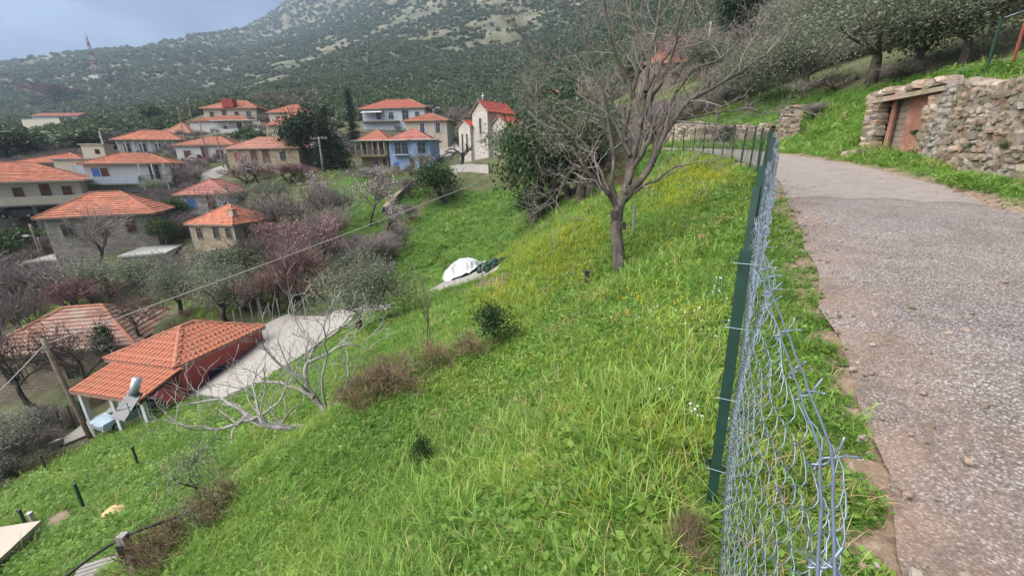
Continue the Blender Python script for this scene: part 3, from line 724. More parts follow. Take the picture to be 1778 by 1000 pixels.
house('village_house', 'orange roof corner of a house at the left picture edge', -45, 303, 62, 15, 6.2, 7, 1.3, 'white', 'tile_o', o=.4)
# rows further up
h = house('village_house', 'white house with many thin gallery posts under broad salmon roof', 200, 243, 79, 18, 10.4, 6.5, 2.0, 'white', 'tile_o', wins=[('R', 2.5, 2.2, 1, 1.3), ('R', 5.5, 2.2, 1, 1.3)], o=.7)
for i in range(9):
    b = MB(); x = .3+i*1.32; b.box(x-.07, x+.07, -.5, -.36, -.8, h['H']-.1); b.build('post', M['roofwhite'], h)
for i in range(4): add_window(h, 'F', 1.6+i*2.6, h['H']-2.3, 1.0, 1.5, 11.2, 8, 'pane')
h = house('village_house', 'topmost house of the left village with orange hip roof and balcony', 352, 189, 106, 4, 13.6, 9, 2.5, 'cream', 'tile_o', wins=[('F', 2, 2.1, 1.1, 1.3), ('F', 5.2, 2.4, 1.1, 2, 'door'), ('F', 8.4, 2.1, 1.1, 1.3), ('F', 11.5, 2.1, 1.1, 1.3, 'pane')], o=.7)
b = MB(); b.box(5.6, 8.4, -.9, 1.2, h['H']+.2, h['H']+2.3); b.build('roof_dormer', M['wood_red'], h); add_balcony(h, 7.0, 13.8, 1.3, h['H']-2.7)
h = house('village_house', 'white house with blank side wall and wide roofed balcony below the topmost house', 328, 211, 95, 4, 13.8, 9, 1.6, 'white', 'tile_o', wins=[('F', 8.2, 2.3, 1.1, 1.2, 'pane'), ('F', 11.4, 2.5, 1.1, 2.1, 'door')], o=.4)
add_balcony(h, 6.0, 16.4, 1.6, h['H']-2.9, solid='white', posts=4, ztop=h['H'])
b = MB(); b.box(5.8, 16.6, -1.9, -.62, h['H']-.14, h['H']+.02); b.build('balcony_canopy', M['roofwhite'], h)
b = MB(); b.box(13.804, 16.2, .2, 8, -1.0, h['H']-.2); b.build('side_wing', M['cream'], h)
house('village_house', 'small house of which only the orange roof shows behind the gallery house', 283, 232, 93, 8, 5.8, 7, 2.6, 'white', 'tile_o', o=.4)
house('village_house', 'low white house with brown door and windows above the red pickup', 303, 253, 73, 5, 10.0, 8, 1.7, 'white', 'tile_o', wins=[('F', 1.9, 2.1, 1.2, 1.2), ('F', 4.9, 2.5, 1.0, 2.2, 'door'), ('F', 7.6, 2.0, 1.25, 1.2)], o=.45)
h = house('stone_house', 'long low stone house with faded salmon roof and red shutters', 392, 259, 64, 2, 11.4, 7, 1.9, 'stone_beige', 'tile_s', wins=[('F', 1.7, 1.9, 1.0, 1.3, 'shut', 'wood_red'), ('F', 4.2, 2.2, 1.0, 1.9, 'shut', 'wood_dk'), ('F', 6.1, 2.1, 1.0, 1.9, 'shut', 'wood_dk'), ('F', 8.8, 1.8, .8, 1.2, 'pane')], o=.35)
h = house('village_house', 'cream house with pillared balcony and bright scarlet roof beside the conifers', 468, 218, 86, 3, 8.4, 8, 3.0, 'cream', 'tile_r', wins=[('F', 1.8, 2.3, 1.1, 1.4), ('F', 4.6, 2.5, 1.1, 2.1, 'door')], o=.7)
add_balcony(h, -.2, 8.4, 1.2, h['H']-2.7, posts=5, ztop=h['H'])
house('village_house', 'pale house with stepped red roofs rising behind the scarlet roof', 466, 196, 97, 3, 9.5, 8, 2.2, 'cream', 'tile_o', wins=[('F', 2, 2, .9, 1.1)], o=.5)
h = house('village_house', 'white house with blue shutters and low pinkish roof behind bare branches', 309, 339, 52, 14, 5.6, 8.2, 1.8, 'white', 'tile_p', wins=[('F', 1.3, 1.7, .9, 1.2, 'shut', 'wood_bl'), ('F', 3.6, 2.0, .9, 1.8, 'door'), ('R', 4, 1.8, .8, 1.1, 'pane')], o=.45)
add_balcony(h, .2, 5.4, 1.0, h['H']-2.5)
# middle of the village
h = house('village_house', 'wide white two storey house with crimson roof and awning above the blue house', 628, 190, 95, -4, 15.2, 9, 2.5, 'bluewhite', 'tile_r', wins=[('F', 4.0, 2.3, 1.1, 1.4, 'pane'), ('F', 7.0, 2.3, 1.1, 1.4, 'pane'), ('F', 10.5, 2.6, 1.5, 2.1, 'pane'), ('F', 11.5, 5.6, 1.4, 1.2, 'pane'), ('F', 13.4, 2.2, 1, 1.3, 'pane')], o=.7)
Hh = h['H']; add_balcony(h, -.2, 9.0, 1.4, Hh-2.8); b = MB(); b.quad((.2, -.02, Hh-.35), (5.2, -.02, Hh-.35), (5.2, -1.7, Hh-1.0), (.2, -1.7, Hh-1.0)); b.quad((.2, -1.7, Hh-1.04), (5.2, -1.7, Hh-1.04), (5.2, -.02, Hh-.39), (.2, -.02, Hh-.39)); b.build('awning', M['tarp'], h)
house('village_house', 'tan house with orange hip roof next to the lamp post near the church', 703, 211, 83, -4, 8.8, 8, 1.8, 'tan', 'tile_o', wins=[('F', 3.6, 2.3, .9, 1.8, 'open', 'frame'), ('F', 6.9, 2.3, .9, 1.8, 'open', 'frame')], o=.6)
h = house('village_house', 'ochre house with upper wooden veranda joined to the blue house', 624, 245, 72, -3, 5.0, 8, 2.0, 'ochre', 'tile_o', wins=[('F', 1.0, 2.3, .9, 2.0, 'door'), ('F', 2.6, 2.3, .9, 2.0, 'door'), ('F', 4.1, 2.3, .9, 2.0, 'door'), ('F', 2.6, 4.8, .9, 1.3, 'pane'), ('F', 4.3, 5.0, .8, 1.8, 'door')], o=.5)
Hh = h['H']; add_balcony(h, -.5, 4.95, 1.3, Hh-2.6, posts=6, ztop=Hh, slab='ochre', rail='timber'); b = MB(); b.box(-1.0, 4.95, -1.6, -.52, Hh-.12, Hh+.02); b.build('veranda_roof', M['roofwhite'], h)
h = house('village_house', 'bright pale blue house with pink hip roof and white canopy slabs', 674, 244, 71, -3, 7.4, 8, 2.15, 'blue', 'tile_p', wins=[('F', 1.6, 2.3, 1.0, 1.9, 'pane'), ('F', 2.9, 2.3, 1.0, 1.9, 'pane'), ('F', 1.1, 4.6, .9, .9, 'shut', 'wood_bl'), ('F', 4.0, 5.0, .9, 1.9, 'door', 'wood_dk'), ('F', 5.9, 2.3, 1.4, 1.8, 'pane'), ('F', 6.0, 4.9, 1.4, 1.8, 'pane')], o=.5)
Hh = h['H']; add_balcony(h, .9, 3.7, .9, Hh-2.45, slab='bluewhite'); add_balcony(h, 4.9, 7.6, 1.4, Hh-2.7)
b = MB(); b.box(4.6, 9.2, -1.7, -.52, Hh-.13, Hh+.015); b.build('canopy', M['roofwhite'], h)
b = MB(); b.box(-.3, 3.8, -1.3, -.52, Hh-.13, Hh+.015); b.build('canopy', M['roofwhite'], h)
# church
P = Vector(Wp(846, 194, 66)); ya = math.radians(48); ex = Vector((math.cos(ya), math.sin(ya), 0)); ey = Vector((-math.sin(ya), math.cos(ya), 0)); zb = tz(P.x, P.y); Hc = P.z-zb
ch = thing('church', 'pale stone church with steep red gable roofs and a cross', 'church', (P.x, P.y, zb), ya)
b = MB(); b.box(0, 6.5, 0, 3.7, -1.5, Hc); b.poly((0,0,Hc), (0,3.7,Hc), (0,1.85,Hc+1.6)); b.poly((6.5,3.7,Hc), (6.5,0,Hc), (6.5,1.85,Hc+1.6)); b.build('nave_wall', M['stone_pale'], ch)
add_roof(ch, 6.5, 3.7, Hc+.02, 1.9, .3, 'gable', M['tile_r'])
def subgable(name, x0, y0, w, d, h, rise, rot=False, tm='tile_r'):
    o = bpy.data.objects.new(name, None); 
    b = MB(); b.box(x0, x0+w, y0, y0+d, -1.5, h); 
    b.poly((x0,y0,h), (x0,y0+d,h), (x0,y0+d/2,h+rise*.86)); b.poly((x0+w,y0+d,h), (x0+w,y0,h), (x0+w,y0+d/2,h+rise*.86))
    bpy.data.objects.remove(o); wo = b.build(name, M['stone_pale'], ch); add_roof(ch, w, d, h+.02, rise, .25, 'gable', M[tm], x=x0, y=y0)
subgable('left_wing', -.6, 3.72, 4.2, 3.0, Hc-2.0, 1.1)
subgable('porch_wing', 1.0, -3.4, 4.2, 3.38, Hc-2.2, 1.5)
subgable('chapel_wing', 5.6, -3.2, 4.0, 3.0, Hc-3.6, 1.1, tm='tile_o')
for (f, u, z, hh) in (('L', 1.75, Hc-3.6, 2.4), ):
    add_window(ch, 'L', 1.95, Hc-3.4, .45, 2.5, 6.5, 3.7, 'slit')
for y in (4.4, 5.6):
    b = MB(); b.box(-.62, -.604, y, y+.4, Hc-6.2, Hc-3.2); wo = b.build('window', M['glass'], ch); b = MB(); b.box(-.66, -.622, y-.08, y-.002, Hc-6.2, Hc-3.1); b.box(-.66, -.622, y+.402, y+.48, Hc-6.2, Hc-3.1); b.build('frame', M['stone_pale'], wo)
for x in (1.9, 3.6):
    b = MB(); b.box(x, x+.5, -3.42, -3.404, Hc-4.6, Hc-3.3); wo = b.build('window', M['glass'], ch); b = MB(); b.box(x-.1, x+.6, -3.46, -3.422, Hc-4.72, Hc-4.602); b.build('sill', M['stone_pale'], wo)
b = MB(); b.box(.84, .96, 1.79, 1.91, Hc+1.8, Hc+3.2); b.box(.84, .96, 1.5, 1.788, Hc+2.62, Hc+2.74); b.box(.84, .96, 1.912, 2.2, Hc+2.62, Hc+2.74); b.build('cross', M['roofwhite'], ch)
# far ones
h = house('warehouse', 'long low pale building with faded pink roof on the far hillside', 55, 202, 180, 6, 18.5, 9, 1.7, 'bluewhite', 'tile_p', wins=[('F', 3, 2, 1.6, .9, 'pane'), ('F', 9, 2, 1.6, .9, 'pane'), ('F', 14.5, 2, 1.6, .9, 'pane')], cat='warehouse', style='gable')
P0, P1 = G(42, 224), G(108, 224)
wl = thing('retaining_wall', 'beige retaining wall below the far low warehouse', 'wall', P0, math.atan2(P1.y-P0.y, P1.x-P0.x))
b = MB(); L_ = (P1-P0).length; b.box(0, L_, 0, .6, -2, 3.6); b.build('wall', M['cream'], wl); b = MB(); b.box(-.1, L_+.1, -.1, .7, 3.604, 3.8); b.build('coping', M['concrete'], wl)
house('stone_house', 'stone house with orange roof seen through the big bare tree', 1122, 112, 62, -8, 6.2, 7, 2.6, 'stone_rust', 'tile_o', wins=[('F', 1.6, 1.8, .9, 1.2), ('F', 4.4, 1.8, .9, 1.2)], o=.4)
house('village_house', 'small house with orange roof right of the pale pole behind the bare tree', 1222, 84, 75, -10, 4.2, 5, 2.0, 'tan', 'tile_o', wins=[('F', 2, 1.8, .9, 1.2)], o=.4)
house('village_house', 'distant tan house with orange roof right of the church roofs', 934, 162, 130, -4, 7.5, 7, 1.9, 'tan', 'tile_o', wins=[('F', 2, 1.8, .9, 1.2), ('F', 5, 1.8, .9, 1.2)], o=.4)
house('village_house', 'distant white flat roofed house beside the lime coloured tree', 985, 172, 110, -6, 6.5, 6, 0, 'white', 'concrete', style='flat', o=.2, wins=[('F', 2, 1.8, .9, 1.2)])
# shed with white flat roof, cement platform
P = Vector(Wp(203, 446, 38.5)); ya = math.radians(22)
sh = thing('shed', 'low shed with bright white flat roof beside the honey stone house', 'shed', (P.x, P.y, tz(P.x, P.y)), ya); hz = P.z-tz(P.x, P.y)
b = MB(); b.box(.2, 3.6, .2, 5.2, -1.5, max(hz, 1.2)-.15); b.build('wall', M['greyp'], sh); b = MB(); b.box(0, 3.8, 0, 5.4, max(hz, 1.2)-.145, max(hz, 1.2)+.05); b.build('roof', M['frame'], sh)
P = Vector(Wp(40, 456, 40)); ya = math.radians(20)
sh = thing('shed', 'low grey shed with pale slab roof left of the ivy pole', 'shed', (P.x, P.y, tz(P.x, P.y)), ya); hz = max(P.z-tz(P.x, P.y), 1.4)
b = MB(); b.box(.2, 3.8, .2, 4.2, -1.5, hz-.15); b.build('wall', M['greyp'], sh); b = MB(); b.box(0, 4, 0, 4.4, hz-.145, hz+.03); b.build('roof', M['concrete'], sh)
# weathered house behind branches
h = house('stone_house', 'old stone house with mottled pink roof half hidden behind twiggy trees', -45, 622, 22.5, 13, 7.6, 5.6, 1.75, 'stone_rust', 'tile_w', wins=[('F', 4.3, 1.9, .75, .95, 'pane'), ('F', 1.4, 1.7, .7, .95, 'pane'), ('R', 3, 1.7, .7, .9, 'pane')], o=.3, course=.3)
# near house with individually laid tiles
P = Vector(Wp(303, 640, 17.7)); ya = math.radians(-14); ex = Vector((math.cos(ya), math.sin(ya), 0)); ey = Vector((-math.sin(ya), math.cos(ya), 0))
w1, d1 = 4.3, 5.0; O = P-ex*w1; H1 = 2.35
nh = thing('village_house', 'near house with tiled orange hip roof, red wall and carport below the meadow', 'house', (O.x, O.y, O.z-H1), ya)
b = MB(); b.box(.35, w1-.35, .35, d1, -2, H1-.06); b.build('wall', M['redp'], nh)
_half = [0]
def tile_mesh(nm, mt):
    b = MB(); n = 5; Wd, Lg = .115, .40; top, bot = [], []
    for j in range(n+1):
        a = PI*j/n; top.append((-math.cos(a)*Wd, 0, math.sin(a)*.06+.012)); bot.append((-math.cos(a)*Wd*.86, Lg, math.sin(a)*.05))
    i = len(b.v); b.v += top+bot
    for j in range(n): b.f.append((i+j, i+j+1, i+n+2+j, i+n+1+j))
    b.f.append(tuple(range(i, i+n+1)))
    return b.mesh(nm, mt)
TILE = tile_mesh('roof_tile', M['tile_o'])
TILES = []
def lay_tiles(parent, a, b_, c, e, course=.31, wide=.235):
    """roman tiles over a slope with eave a-b and top e-c"""
    x = (b_-a).normalized(); mid = ((c+e)/2-(a+b_)/2); y = (mid-x*mid.dot(x)).normalized(); n = x.cross(y)
    if n.z < 0: n = -n
    L_ = mid.dot(y) if (c-e).length > 1e-6 else (c-a).dot(y); nr = int(L_/course)
    rows = []
    for i in range(nr):
        t0 = (i*course)/L_; p0, p1 = a.lerp(e, t0), b_.lerp(c, t0); wd = (p1-p0).length; k = int(wd/wide)
        for j in range(k):
            q = p0+x*(wide*(j+.5)+(wd-k*wide)/2)+n*.015
            TILES.append((parent, q, x, y, n))
def near_roof(parent, w, d, z, rise, style, name, ox=0, oy=0, faces=None):
    q, r = roof_faces(w, d, z, rise, .0, style); off = Vector((ox, oy, 0)); deck = MB()
    for a, b_, c, e in q:
        p = [k+off for k in (a, b_, c, e)]; p = p if (c-e).length > 1e-6 else p[:3]
        deck.poly(*p); deck.poly(*[k-Vector((0,0,.14)) for k in reversed(p)]); deck.quad(p[0]-Vector((0,0,.14)), p[1]-Vector((0,0,.14)), p[1], p[0])
    ro = deck.build(name, M['tile_w'], parent)
    for i, (a, b_, c, e) in enumerate(q):
        if faces is None or i in faces: lay_tiles(ro, a+off, b_+off, c+off, e+off)
    rd = MB()
    for a, b_ in r: rd.tube([a+off+Vector((0,0,.05)), b_+off+Vector((0,0,.05))], .085, 7)
    if r: rd.build('ridge_cap', M['ridge'], ro)
    return ro
near_roof(nh, w1, d1, H1, .92, 'hip', 'roof', faces=(0, 1))
near_roof(nh, 4.0, 1.95, H1-.56, .52, 'lean', 'porch_roof', ox=.55, oy=-1.75)
nT = 0
TILES.sort(key=lambda q: ((nh.matrix_basis @ q[1])-Vector(CAM)).length)
rnd = random.Random(4); sv, sf = {}, {}
for (par, q, x, y, n) in TILES:
    mt = Matrix(((x.x, y.x, n.x, q.x), (x.y, y.y, n.y, q.y), (x.z, y.z, n.z, q.z+rnd.uniform(0, .012)), (0, 0, 0, 1))) @ Matrix.Rotation(rnd.gauss(0, .03), 4, 'Z')
    if nT < 300:
        o_ = link('roof_tile', TILE, par); o_.matrix_local = mt; nT += 1
    else:
        sv.setdefault(par.name, (par, MB())); mb = sv[par.name][1]; i = len(mb.v)
        mb.v += [(mt @ v.co)[:] for v in TILE.vertices]; mb.f += [tuple(i+k for k in p.vertices) for p in TILE.polygons]
for par, mb in sv.values():
    o_ = mb.build('more_tiles', M['tile_o'], par); o_['kind'] = 'stuff'
for x in (.75, 2.6, 4.35):
    b = MB(); b.box(x-.09, x+.09, -1.6, -1.44, -.6, H1-.7); b.build('carport_post', M['roofwhite'], nh)
b = MB(); b.box(.0, .345, .36, 3.2, -2, H1-.1); b.build('timber_screen', M['timber_or'], nh)
b = MB(); b.box(w1-.34, w1-.32, 1.6, 2.5, .2, 1.3); b.build('window', M['glass'], nh)
# ------------------------------------------------------------------ ground works: slabs, paths, walls, fences, poles
def drape(name, label, poly, mt, lift=.05, thick=.5, n=14, kind='structure', cat=None, flat=None):
    """a paved surface whose outline is given by picture points, laid on the land"""
    pts = [G(*p) for p in poly]; c = sum(pts, Vector())/len(pts)
    b = MB(); ring = []
    for i in range(len(pts)):
        a, d = pts[i], pts[(i+1) % len(pts)]
        for k in range(n):
            q = a.lerp(d, k/n); z = (tz(q.x, q.y) if flat is None else flat); ring.append(Vector((q.x, q.y, z+lift)))
    if flat is None:
        m_ = len(ring); lv = [ring]
        for f in (.75, .5, .25, .02):
            lv.append([Vector((c.x+(q.x-c.x)*f, c.y+(q.y-c.y)*f, tz(c.x+(q.x-c.x)*f, c.y+(q.y-c.y)*f)+lift)) for q in ring])
        for A_, B_ in zip(lv, lv[1:]):
            for i in range(m_): b.quad(A_[i], A_[(i+1) % m_], B_[(i+1) % m_], B_[i])
    else: b.poly(*ring)
    for i in range(len(ring)):
        a, d = ring[i], ring[(i+1) % len(ring)]; b.quad(a-Vector((0,0,thick)), d-Vector((0,0,thick)), d, a)
    o = b.build(name, mt); return tag(o, label, cat, None, kind)
drape('driveway', 'pale concrete drive above the near orange roof', [(335,630),(420,588),(500,548),(560,552),(590,544),(612,556),(585,580),(520,625),(445,672),(390,695),(328,688),(340,655)], M['palec'], .12, 1.2)
drape('path', 'pale footpath behind the olive tree', [(575,543),(640,528),(680,530),(672,541),(640,540),(590,556)], M['palec'], .06, .4)
drape('terrace', 'white paved terrace strip below the meadow edge', [(108,765),(150,735),(210,702),(262,688),(268,700),(215,728),(165,752),(112,775)], M['palec'], .12, .8)
zt = G(790, 492).z+.05
drape('pad', 'pale concrete pad on the green terrace', [(742,508),(770,490),(800,462),(835,458),(868,458),(880,453),(862,472),(820,490),(780,502)], M['concrete'], .08, .6)
drape('track', 'bare brown earth beside the low hut', [(78,905),(110,885),(132,890),(118,915),(95,935),(82,925)], m_plain('bare_earth', (.24, .18, .13), .95, .35, 3, bs=.5), .03, .2)
drape('lane', 'pale lane between the village houses', [(352,300),(392,286),(398,300),(372,318),(345,330)], M['palec'], .08, .4)
drape('yard', 'pale yard in front of the tan house', [(735,262),(790,246),(800,262),(770,275)], M['palec'], .1, .4)
def poly_wall(name, label, pts, h, th, mt, coping=None, cat='wall'):
    r = thing(name, label, cat, pts[0]); o = pts[0]; b = MB(); c = MB()
    for a, d in zip(pts, pts[1:]):
        dr = (d-a); dr.z = 0; dr.normalize(); n = Vector((-dr.y, dr.x, 0))*th/2
        A, B = a-o, d-o
        for s in (1, -1):
            p = [A+n*s-Vector((0,0,.8)), B+n*s-Vector((0,0,.8)), B+n*s+Vector((0,0,h)), A+n*s+Vector((0,0,h))]; b.quad(*(p if s < 0 else p[::-1]))
        b.quad(A-n+Vector((0,0,h)), B-n+Vector((0,0,h)), B+n+Vector((0,0,h)), A+n+Vector((0,0,h)))
    a, d = pts[0]-o, pts[-1]-o
    b.build('wall_face', mt, r); return r
poly_wall('garden_wall', 'low pale kerb wall along the bottom of the meadow at left', [G(-20,842), G(45,806), G(108,772)], .35, .25, M['concrete'])
poly_wall('stone_wall', 'dark field wall running up the slope to the mulberry tree', [G(668,372), G(690,348), G(712,328), G(728,318)], .9, .6, M['stone_rust'])
poly_wall('stone_wall', 'low stone wall at the village lane above the pink roof', [G(292,345), G(330,335), G(372,330)], .9, .5, M['stone_beige'])
poly_wall('stone_wall', 'pale wall at the foot of the church', [G(780,300), G(815,297), G(850,300)], 1.0, .5, M['stone_pale'])
# ---- poles
def pole(name, label, px0, py0, ht, lean=(0, 0), r0=.11, r1=.07, mt='timber', cat='utility pole', t=None, group=None):
    p = G(px0, py0); e = thing(name, label, cat, p, 0, group)
    b = MB(); n = 6; b.tube([(lean[0]*k/n, lean[1]*k/n, -.4+(ht+.4)*k/n) for k in range(n+1)], [r0+(r1-r0)*k/n for k in range(n+1)], 9); b.build('pole', M[mt], e, True)
    return e, p, Vector((p.x+lean[0], p.y+lean[1], p.z+ht))
def htop(px0, py0, px1, py1):
    """height of something upright whose foot and head are seen at these picture points"""
    p = G(px0, py0); t = (np.array(p)-CAM) @ _F; d = ray(px1, py1)
    k = math.hypot(p.x, p.y)/math.hypot(d[0], d[1]); return 1.65+d[2]*k-p.z
e1, p1, top1 = pole('utility_pole', 'weathered wooden pole standing at the edge of the lower meadow', 158, 760, 5.0, (-.45, 0), .10, .075)
b = MB(); b.tube([(-.42, -.14, 4.6), (-.42, .12, 4.6)], .03, 6); b.build('insulator', M['frame'], e1)
e2, p2, top2 = pole('utility_pole', 'concrete pole with crossarm in front of the dark conifers', 562, 298, htop(562, 298, 549, 238), (0, 0), .2, .14, 'concrete')
hz = top2.z-p2.z
b = MB(); b.box(-1.4, 1.4, -.08, .08, hz-.3, hz-.12); b.build('crossarm', M['timber'], e2)
for x in (-1.2, -.6, .6, 1.2):
    b = MB(); b.lathe([(.04, 0), (.07, .06), (.05, .14), (.06, .18), (0, .22)], 8, (x, 0, hz-.115)); b.build('insulator', M['frame'], e2, True)
b = MB(); b.tube([(0, -.1, hz-1.4), (-.9, -.5, hz-1.2)], .04, 6); b.build('lamp_arm', M['galv'], e2); b = MB(); b.box(-1.3, -.85, -.6, -.4, hz-1.25, hz-1.13); b.build('lamp_head', M['frame'], e2)
def lamp(label, px0, py0, px1, py1, arm=(-.8, -.3), mt='galv', head='frame'):
    e, p, tp = pole('street_lamp', label, px0, py0, htop(px0, py0, px1, py1), (0, 0), .09, .06, mt, 'street lamp'); hz = tp.z-p.z
    b = MB(); b.tube([(0, 0, hz-.1), (arm[0]*.5, arm[1]*.5, hz+.15), (arm[0], arm[1], hz+.2)], .035, 6); b.build('lamp_arm', M[mt], e)
    b = MB(); c = Vector((arm[0]*1.25, arm[1]*1.25, hz+.2)); b.box(c.x-.32, c.x+.32, c.y-.13, c.y+.13, c.z-.07, c.z+.09); b.build('lamp_head', M[head], e)
    return e
lamp('tall street lamp with pale curved arm beside the tan house', 757, 262, 762, 190, (.9, -.2))
lamp('street lamp with white head between the twiggy trees above the porch roof', 205, 640, 197, 606, (-.45, -.1))
lamp('street lamp standing by the ivy covered pole', 80, 452, 66, 412, (-.7, -.2), 'concrete')
for (a, b_, c, d, lb) in ((326, 262, 302, 186, 'leaning dark pole behind the gallery house'), (362, 282, 347, 212, 'thin dark pole beside the low white house'), (388, 292, 378, 226, 'thin dark pole at the corner of the salmon roofed stone house'), (335, 215, 330, 172, 'short pale mast at the left end of the topmost house')):
    e, p, tp = pole('utility_pole', lb, a, b_, htop(a, b_, c, d), (0, 0), .11, .08, 'timber' if 'dark' in lb else 'concrete'); hz = tp.z-p.z
    b = MB(); b.box(-.5, .5, -.05, .05, hz-.35, hz-.25); b.build('crossarm', M['timber'], e)
e5, p5, top5 = pole('utility_pole', 'pale concrete pole rising behind the big bare tree', 1222, 150, htop(1222, 150, 1224, 40), (0, 0), .16, .12, 'concrete')
hz = top5.z-p5.z; b = MB(); b.box(-.7, .7, -.06, .06, hz-.4, hz-.28); b.build('crossarm', M['timber'], e5)
e6, p6, top6 = pole('utility_pole', 'ivy covered wooden pole below the grey stone house', 76, 455, htop(76, 455, 68, 388), (0, 0), .14, .1)
def cable(name, label, pts, sag=.4, r=.012, n=18):
    b = MB(); o = Vector(pts[0]); out_ = []
    for a, d in zip(pts, pts[1:]):
        a, d = Vector(a), Vector(d)
        for k in range(n+1):
            q = a.lerp(d, k/n); q.z -= sag*4*(k/n)*(1-k/n); out_.append(q-o)
    b.tube(out_, r, 5); x = b.build(name, M['cable'], None, True, o); return tag(x, label, 'cable')
cable('overhead_cable', 'pale cable crossing the valley from the wooden pole to the church wall', [top1+Vector((0, 0, -.25)), Vector(Wp(838, 314, 33))], .12, .026, 30)
cable('overhead_cable', 'pale cable dropping from the wooden pole to the left picture edge', [top1+Vector((0, 0, -.25)), Vector(Wp(-70, 745, 14))], .05, .022)
cable('overhead_cable', 'cable from the concrete pole over the conifers towards the white house', [top2, Vector(Wp(645, 214, 84))], .5, .03)
# ---- wire fence across the lower field: black pipe on a grey post
wp = [Wp(505, 803, 4.75), Wp(430, 848, 4.35), Wp(345, 884, 4.1), Wp(213, 933, 3.8), Wp(110, 1003, 3.7), Wp(40, 1060, 3.6)]
b = MB(); o0 = Vector(wp[0]); b.tube([Vector(p)-o0 for p in resample(np.array(wp), .18)], .014, 6)
tag(b.build('hose_pipe', M['black'], None, True, o0), 'black plastic pipe strung across the slope over a grey post', 'pipe')
P = Vector(Wp(213, 932, 3.8)); zt_ = tz(P.x, P.y)
fp = thing('fence_post', 'square grey post carrying the black pipe in the bottom left corner', 'post', (P.x, P.y, min(zt_, P.z-.9)))
b = MB(); hh = P.z-fp.location.z; b.box(-.035, .035, -.035, .035, -.3, hh+.03); b.build('post', M['concrete'], fp); b = MB(); b.box(-.03, .03, -.06, -.052, hh-.2, hh-.05); b.build('bracket', M['rail'], fp)
# green field posts
def green_stake(label, px0, py0, px1, py1, mt='green_post', w=.045, cat='post', group=None, name='fence_post'):
    p = G(px0, py0); h_ = max(.3, htop(px0, py0, px1, py1)); e = thing(name, label, cat, p, 0, group)
    b = MB(); b.box(-w/2, w/2, -w/2, w/2, -.2, h_); b.build('post', M[mt], e); b = MB(); b.box(-w*.7, w*.7, -w*.7, w*.7, h_+.002, h_+.03); b.build('cap', M[mt], e); return e
green_stake('green steel post in the lower meadow beneath the fig tree', 242, 812, 226, 778); green_stake('green steel post in the lower meadow above the brown earth', 148, 886, 132, 840)
green_stake('green steel post behind the low hut wall', 52, 925, 36, 885); green_stake('short white topped pipe beside the low hut', 61, 913, 54, 890, 'frame', .07)
green_stake('green post with white cap at the bottom of the meadow', 82, 818, 68, 792)
green_stake('dark timber stump standing in the grass left of the big bare tree', 1018, 497, 1021, 478, 'bark_dk', .09, 'stump')
rowp = [(422,560),(440,556),(456,553),(470,551),(486,549),(508,548),(410,566),(452,548),(532,552)]
for i, (x, y) in enumerate(rowp): green_stake('thin pale stake in the row behind the driveway', x, y, x-4, y-26-(i % 3)*5, 'concrete', .06, 'stake', 'pale stakes behind the driveway', 'garden_stake')
for (x, y, h_, lb) in ((838,490,36,'pale thin stake right of the plastic covered mound'), (868,446,28,'pale thin stake behind the dark hose heap'), (812,452,18,'short pale stake behind the plastic mound'), (897,424,14,'short pale stake under the evergreen thicket'), (966,370,32,'white stake at the edge of the evergreen thicket'), (1099,408,48,'thin white stake right of the big bare trunk'), (722,485,24,'pale stake left of the concrete pad'), (690,505,26,'pale stake beside the olive tree')):
    green_stake(lb, x, y, x-3, y-h_, 'concrete', .045, 'stake', None, 'garden_stake')
# green mesh fence bottom left
pts = [G(-30,838), G(40,796), G(100,758), G(150,735)]
gf = thing('mesh_fence', 'dark green netting fence on posts at the left edge of the meadow', 'fence', pts[0]); o0 = pts[0]
b = MB()
for a, d in zip(pts, pts[1:]):
    L_ = (d-a).length; k = int(L_/.12)
    for i in range(k):
        q = a.lerp(d, i/k)-o0; b.tube([q, q+Vector((0,0,1.15))], .006, 3, False)
    for z in np.arange(.05, 1.2, .12): b.tube([a-o0+Vector((0,0,z)), d-o0+Vector((0,0,z))], .006, 3, False)
b.build('netting', M['green_post'], gf)
for i in range(9):
    f = i/8*3; k = min(int(f), 2); q = pts[k].lerp(pts[k+1], f-k)-o0; b = MB(); b.box(q.x-.025, q.x+.025, q.y-.025, q.y+.025, q.z-.3, q.z+1.3); b.build('post', M['green_post'], gf)
# low hut in the corner
P = G(78, 985); P2 = G(-10, 985)
hut = thing('hut', 'low hut with pale flat roof and dark side wall in the bottom left corner', 'hut', G(74, 930), math.radians(12))
b = MB(); b.box(-3.2, -.05, -2.2, -.05, -1.6, .30); b.build('wall', M['greyp'], hut); b = MB(); b.box(-3.4, .05, -2.4, .05, .304, .40); b.build('roof', M['tan'], hut)
b = MB(); b.box(-.7, -.2, -2.215, -2.205, -.6, .1); b.build('opening', M['void'], hut)
